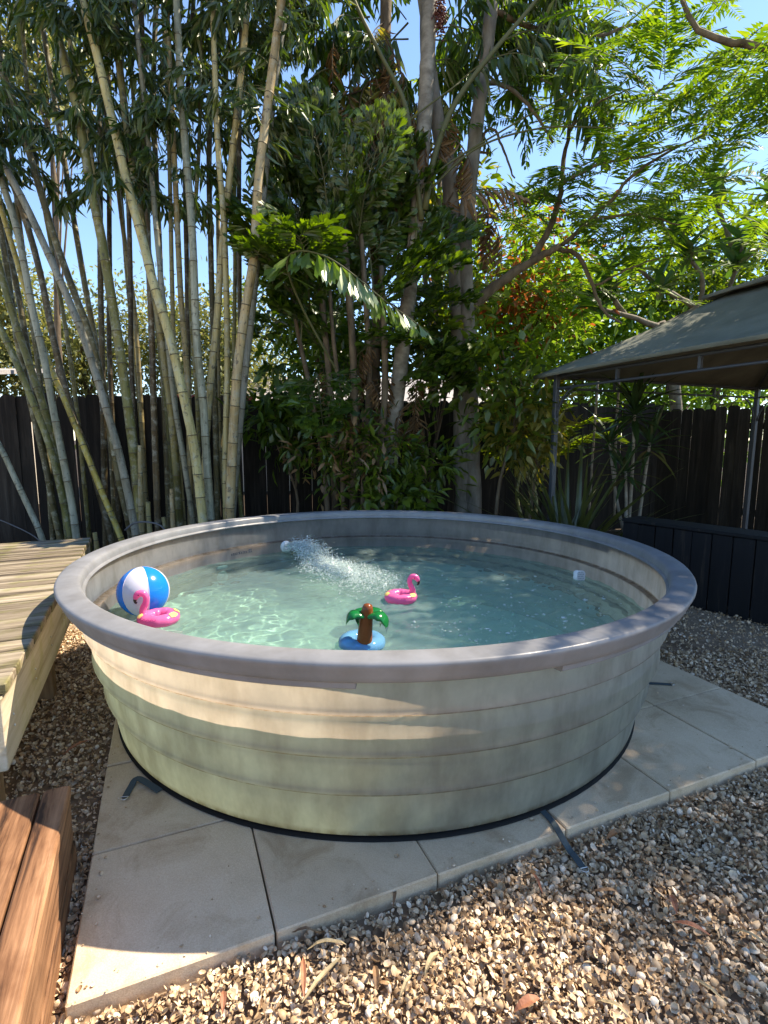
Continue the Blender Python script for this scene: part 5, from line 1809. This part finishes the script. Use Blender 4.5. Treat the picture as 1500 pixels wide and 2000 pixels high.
# ---- feather palm behind the gazebo post -----------------------------------------------------
def frond_comb(seed, L=1.2):
    r = np.random.default_rng(seed)
    rach = spline([(0, 0, 0), (L * .4, 0, L * .16), (L * .75, 0, L * .12), (L, 0, -L * .08)], 14)
    mb = MB().tube(rach, np.linspace(.008, .002, 14), 5, cap=False)
    P, Dd, U, Ll, Ww = [], [], [], [], []
    for j in range(30):
        t = .12 + .88 * j / 29
        b = np.array([np.interp(t * 13, range(14), rach[:, k]) for k in range(3)])
        for sd in (1, -1):
            P.append(b); Dd.append(np.array([.6, sd, .12 - .3 * t]) + r.normal(0, .06, 3)); U.append(np.array([0, 0, 1]) + r.normal(0, .2, 3))
            Ll.append(.36 * math.sin(math.pi * min(1, .3 + t * .62)) * r.uniform(.9, 1.1) + .03); Ww.append(.022)
    V, Fv = leaves(P, Dd, U, Ll, Ww)
    return fol_mesh('frond', V, Fv, mb, [M['leaf_shrub'], M['twig']])


COMB = [frond_comb(400 + i) for i in range(3)]
ap_ = np.array([*at_y(1040, 900, 6.7)[:2], GZ])
areca = thing('feather_palm', 'backlit feather palm with comb like fronds just left of the gazebo', 'palm', tuple(ap_))
for k in range(4):
    P = spline([(random.uniform(-.12, .12), random.uniform(-.1, .1), 0), (random.uniform(-.2, .2), 0, .6), (random.uniform(-.35, .35), 0, 1.1)], 10)
    MB().tube(P, np.linspace(.028, .02, 10), 8).build('stem', M['culm_green'], areca, smooth=True)
for k in range(16):
    a = k / 16 * 2 * math.pi
    place('frond', random.choice(COMB), areca, ap_ + [random.uniform(-.2, .2), random.uniform(-.2, .2), random.uniform(.8, 1.2)], (math.cos(a), math.sin(a) * .6, random.uniform(.2, 1.3)), s=random.uniform(.75, 1.05))

# ---- spiky clump by the gazebo post ------------------------------------------------------------
sk0 = np.array([*at_y(1112, 1010, 4.98)[:2], GZ])
spk = thing('spiky_plant', 'dark clump of long sword shaped leaves around the gazebo post', 'plant', tuple(sk0))
def sword(seed, L, w):
    r = np.random.default_rng(seed)
    V, Ff = [], []
    n = 10
    bend = r.uniform(.05, .35)
    for i in range(n + 1):
        t = i / n
        ww = w * (1 - t ** 2.2) * (.6 + .8 * min(1, t * 3)) + .001
        x, z = L * t, -bend * L * t ** 2.2
        V += [(x, -ww, z + ww * .35), (x, 0, z), (x, ww, z + ww * .35)]
    for i in range(n):
        a = i * 3
        Ff += [(a, a + 3, a + 4, a + 1), (a + 1, a + 4, a + 5, a + 2)]
    me = bpy.data.meshes.new('leaf')
    me.from_pydata(V, [], Ff)
    me.materials.append(M['blade'])
    me.update()
    return me
SW = [sword(i, 1.0, .015) for i in range(4)]
for k in range(85):
    a = random.uniform(0, 2 * math.pi)
    el = random.uniform(.35, 1.4)
    place('leaf', random.choice(SW), spk, sk0 + [random.gauss(0, .07), random.gauss(0, .05), .05], (math.cos(a) * math.cos(el), math.sin(a) * math.cos(el) * .7, math.sin(el)), s=random.uniform(.75, 1.45))

# ---- cane plant with leaf rosettes ----------------------------------------------------------------
dr0 = np.array([*at_y(1235, 1000, 5.5)[:2], GZ])
dra = thing('cane_plant', 'cane plant with rosettes of long dark glossy leaves under the gazebo', 'plant', tuple(dr0))
def strap_leaf(seed, L, w, mat):
    me = sword(seed, L, w)
    me.materials.clear(); me.materials.append(mat)
    return me
DL_ = [strap_leaf(50 + i, .52, .028, M['leaf_dark']) for i in range(4)]
for (x, y, Yq, n_, s_) in ((1240, 800, 5.5, 30, 1.0), (1222, 915, 5.4, 22, .8), (1270, 860, 5.6, 22, .85), (1190, 860, 5.7, 18, .8)):
    c = at_y(x, y, Yq)
    P = spline([(random.uniform(-.1, .1), 0, 0), ((c - dr0)[0] * .6, (c - dr0)[1] * .5, (c - dr0)[2] * .5), c - dr0], 10)
    MB().tube(P, np.linspace(.02, .014, 10), 8).build('cane', M['bark_palm'], dra, smooth=True)
    for k in range(n_):
        a = k * 2.4
        el = 1.3 - 1.9 * k / n_
        place('leaf', random.choice(DL_), dra, c + [0, 0, -.12 * k / n_], (math.cos(a) * math.cos(el), math.sin(a) * math.cos(el), math.sin(el)), s=s_ * random.uniform(.8, 1.15))
for px, Yq in (([(1150, 1010), (1158, 880), (1168, 740)], 5.9), ([(1200, 1010), (1203, 850), (1212, 700)], 5.9)):
    P = spline([at_y(x, y, Yq) for x, y in px], 12) - dr0
    MB().tube(P, .013, 8).build('cane', M['bark_palm'], dra, smooth=True)

# ---- frangipani behind the gazebo -----------------------------------------------------------------
pl0 = np.array([*at_y(1330, 900, 9.0)[:2], GZ])
plu = thing('frangipani_tree', 'frangipani tree with bare curved branches and big leathery leaves behind the gazebo', 'tree', tuple(pl0))
PL = [strap_leaf(70 + i, .46, .052, M['leaf_plum']) for i in range(4)]
limb([(1330, 1010), (1325, 850), (1310, 700), (1290, 630)], 26, 18, plu, pl0, M['bark'], 'trunk', 16, 9.0, 8.8)
for px in ([(1290, 640), (1220, 615), (1165, 600), (1140, 580)], [(1290, 640), (1360, 600), (1372, 545), (1345, 500), (1335, 455)], [(1300, 660), (1400, 600), (1440, 520), (1452, 470)], [(1360, 600), (1290, 560), (1240, 520)], [(1440, 520), (1420, 450), (1400, 400), (1395, 360)], [(1440, 520), (1500, 460), (1510, 380)], [(1345, 500), (1310, 470), (1290, 430)], [(1220, 615), (1190, 570), (1185, 530)]):
    limb(px, 11, 6, plu, pl0, M['bark'], 'branch', 14, 8.8, 8.3)
    for x, y in (px[-1], px[-2]):
        c = at_y(x, y, 8.35)
        for k in range(13):
            a = k * 2.4 + random.random()
            el = 1.1 - 1.5 * k / 13
            place('leaf', random.choice(PL), plu, c + RNG.normal(0, .04, 3), (math.cos(a) * math.cos(el), math.sin(a) * math.cos(el), math.sin(el)), s=random.uniform(.8, 1.2))

# ---- trees beyond the fence ---------------------------------------------------------------------------
tree('garden_tree', 'pale dry leaved tree beyond the fence seen between the bamboo culms', 170, 690, 13.5, 2.4, 1.6, 90, 130, .13, .06, M['leaf_bg'], seed=31)
tree('garden_tree', 'yellow green tree far left behind the bamboo and white eave', -40, 640, 12.0, 1.6, 1.9, 70, 130, .13, .06, M['leaf_bg'], seed=32)
tree('garden_tree', 'pale tree beyond the fence at the right end of the bamboo', 430, 680, 14.5, 2.2, 1.7, 80, 130, .13, .06, M['leaf_bg'], seed=33)
tree('garden_tree', 'bright backlit tree with rusty leaf bunches beyond the twin trunk', 1010, 610, 9.8, 1.5, 1.5, 110, 60, .16, .065, M['leaf_bright'], seed=34, extra=(M['leaf_rust'], .16))
tree('garden_tree', 'bright green tree filling the gap right of the twin trunk', 1150, 660, 11.5, 2.0, 1.4, 90, 60, .2, .07, M['leaf_bright'], seed=35)
tree('garden_tree', 'tall green tree high behind the palm crowns', 860, 400, 9.0, 1.2, 1.4, 44, 40, .17, .07, M['leaf_shrub'], seed=36, extra=(M['leaf_yellowed'], .3))
tree('garden_tree', 'leafy tree behind the gazebo roof at the right edge', 1410, 560, 11.0, 2.2, 1.2, 80, 60, .2, .07, M['leaf_shrub'], seed=37)
tree('garden_tree', 'low hedge like tree under the gazebo eave beyond the fence', 1330, 770, 11.5, 3.2, .9, 90, 60, .2, .07, M['leaf_bright'], seed=38)
tree('garden_tree', 'dark evergreen behind the fishtail palm beyond the fence', 640, 640, 8.6, 1.1, .9, 60, 50, .17, .06, M['leaf_fish'], seed=39)
tree('garden_tree', 'sparse yellowish tree high in the top left corner', 70, 110, 10.0, .8, 1.0, 34, 50, .16, .06, M['leaf_bg'], seed=40, tw=.08)

# ---- power lines ----------------------------------------------------------------------------------------
for (a, b, lab) in (((1200, 548), (1640, 330), 'lowest black power line crossing the sky at right'), ((1330, 470), (1640, 300), 'upper black power line near the right edge'), ((-80, 640), (130, 690), 'thin power line far left behind the bamboo')):
    A, B = at_y(*a, 12.5), at_y(*b, 9.5 if a[0] > 0 else 12.5)
    P = [A + (B - A) * t - np.array([0, 0, .15 * math.sin(math.pi * t)]) for t in np.linspace(0, 1, 14)]
    o = MB().tube(P, .014, 6).build('power_line', M['cable'], smooth=True)
    tag(o, lab, 'cable')

# ---- cords ------------------------------------------------------------------------------------------------
P = spline([at_y(-40, 1000, 4.75), at_y(20, 1024, 4.7), at_y(66, 1047, 4.65), at_y(100, 1078, 4.6)], 16)
tag(MB().tube(P, .005, 6).build('cord', M['cord'], smooth=True), 'thin grey cord curving down behind the far deck edge', 'cord')
P = spline([at_y(244, 1036, 4.75), at_y(262, 1022, 4.75), at_y(290, 1020, 4.72), at_y(318, 1030, 4.7), at_y(330, 1060, 4.7)], 20)
tag(MB().tube(P, .009, 8).build('hose', M['cord'], smooth=True), 'looped grey hose behind the far left rim of the pool', 'hose')

# ---- fallen leaves -------------------------------------------------------------------------------------------
def dry_leaf(seed, L, w):
    r = np.random.default_rng(seed)
    V, Ff = [], []
    n = 8
    cv = r.uniform(-.25, .25)
    for i in range(n + 1):
        t = i / n
        ww = w * math.sin(math.pi * (t * .94 + .03)) ** .8
        x, y, z = L * t, cv * L * t * (1 - t), .012 * math.sin(math.pi * t) + r.uniform(-.002, .002)
        V += [(x, y - ww, z + ww * .7), (x, y, z), (x, y + ww, z + ww * .5)]
    for i in range(n):
        a = i * 3
        Ff += [(a, a + 3, a + 4, a + 1), (a + 1, a + 4, a + 5, a + 2)]
    me = bpy.data.meshes.new('fallen_leaf')
    me.from_pydata(V, [], Ff)
    me.update()
    return me
LM = [surf_mat('fallen_leaf_brown', [(.3, (.13, .07, .035)), (.7, (.24, .14, .07))], 30, rough=.7), surf_mat('fallen_leaf_rust', [(.3, (.22, .08, .04)), (.7, (.36, .16, .09))], 30, rough=.7), surf_mat('fallen_leaf_straw', [(.3, (.26, .20, .11)), (.7, (.40, .32, .19))], 30, rough=.7)]
LEAVES = [((1185, 1640), 20, .085, .014, 0, 'dark curled fallen leaf on the shells near the front strap'), ((1060, 1745), 98, .075, .005, 1, 'slim rusty fallen leaf standing upright left of the strap end'), ((1155, 1742), -4, .085, .007, 0, 'narrow brown fallen leaf just below the strap ring'),
          ((1322, 1785), 80, .062, .010, 1, 'pinkish fallen leaf above the curved one on the right'), ((1315, 1800), -28, .095, .010, 1, 'long curved rusty fallen leaf on the right gravel'), ((1425, 1815), -48, .12, .006, 2, 'straw coloured fallen leaf near the right edge of the gravel'),
          ((1340, 1905), -52, .10, .005, 2, 'straight thin straw leaf at the bottom right'), ((1005, 1975), 20, .075, .013, 1, 'broad pinkish fallen leaf at the very bottom centre'), ((1165, 1955), -35, .085, .006, 2, 'pale fallen leaf right of the broad pinkish one'),
          ((590, 1960), 52, .15, .008, 2, 'long straw leaf lying across the front gravel'), ((592, 1870), -80, .11, .008, 1, 'rusty leaf pointing up to the paver edge'), ((600, 1855), 6, .11, .007, 2, 'leaf lying along the paver edge, first in front of it'),
          ((570, 1822), 2, .07, .006, 0, 'brown leaf touching the front edge of the second paver'), ((768, 1770), 85, .06, .006, 0, 'upright leaf leaning on the front paver edge'), ((845, 1745), -25, .05, .010, 0, 'brown leaf below the third paver joint'),
          ((830, 1905), 55, .08, .009, 2, 'straw leaf in the sunlit patch of front gravel'), ((735, 1935), 95, .065, .009, 0, 'brown curled leaf in the middle of the front gravel'), ((436, 1935), -75, .055, .008, 1, 'orange leaf on the gravel below the first paver'),
          ((123, 1475), 60, .13, .012, 1, 'rusty leaf on the gravel in the shade under the deck'), ((780, 1950), 60, .07, .006, 2, 'pale leaf near the bottom centre of the gravel'), ((1462, 1700), 75, .06, .006, 0, 'brown leaf at the far right of the gravel'), ((1290, 1620), 70, .05, .008, 0, 'small brown leaf upper right on the gravel')]
for i, ((x, y), ang, L, w, mi, lab) in enumerate(LEAVES):
    me = dry_leaf(500 + i, L * .92, w * .9)
    me.materials.append(LM[mi])
    p = at_z(x, y, GZ + .026)
    o = link('fallen_leaf', me, None, tuple(p), (random.uniform(-.12, .12), random.uniform(-.1, .05), R_(ang)))
    tag(o, lab, 'leaf', 'fallen leaves on the shell gravel')
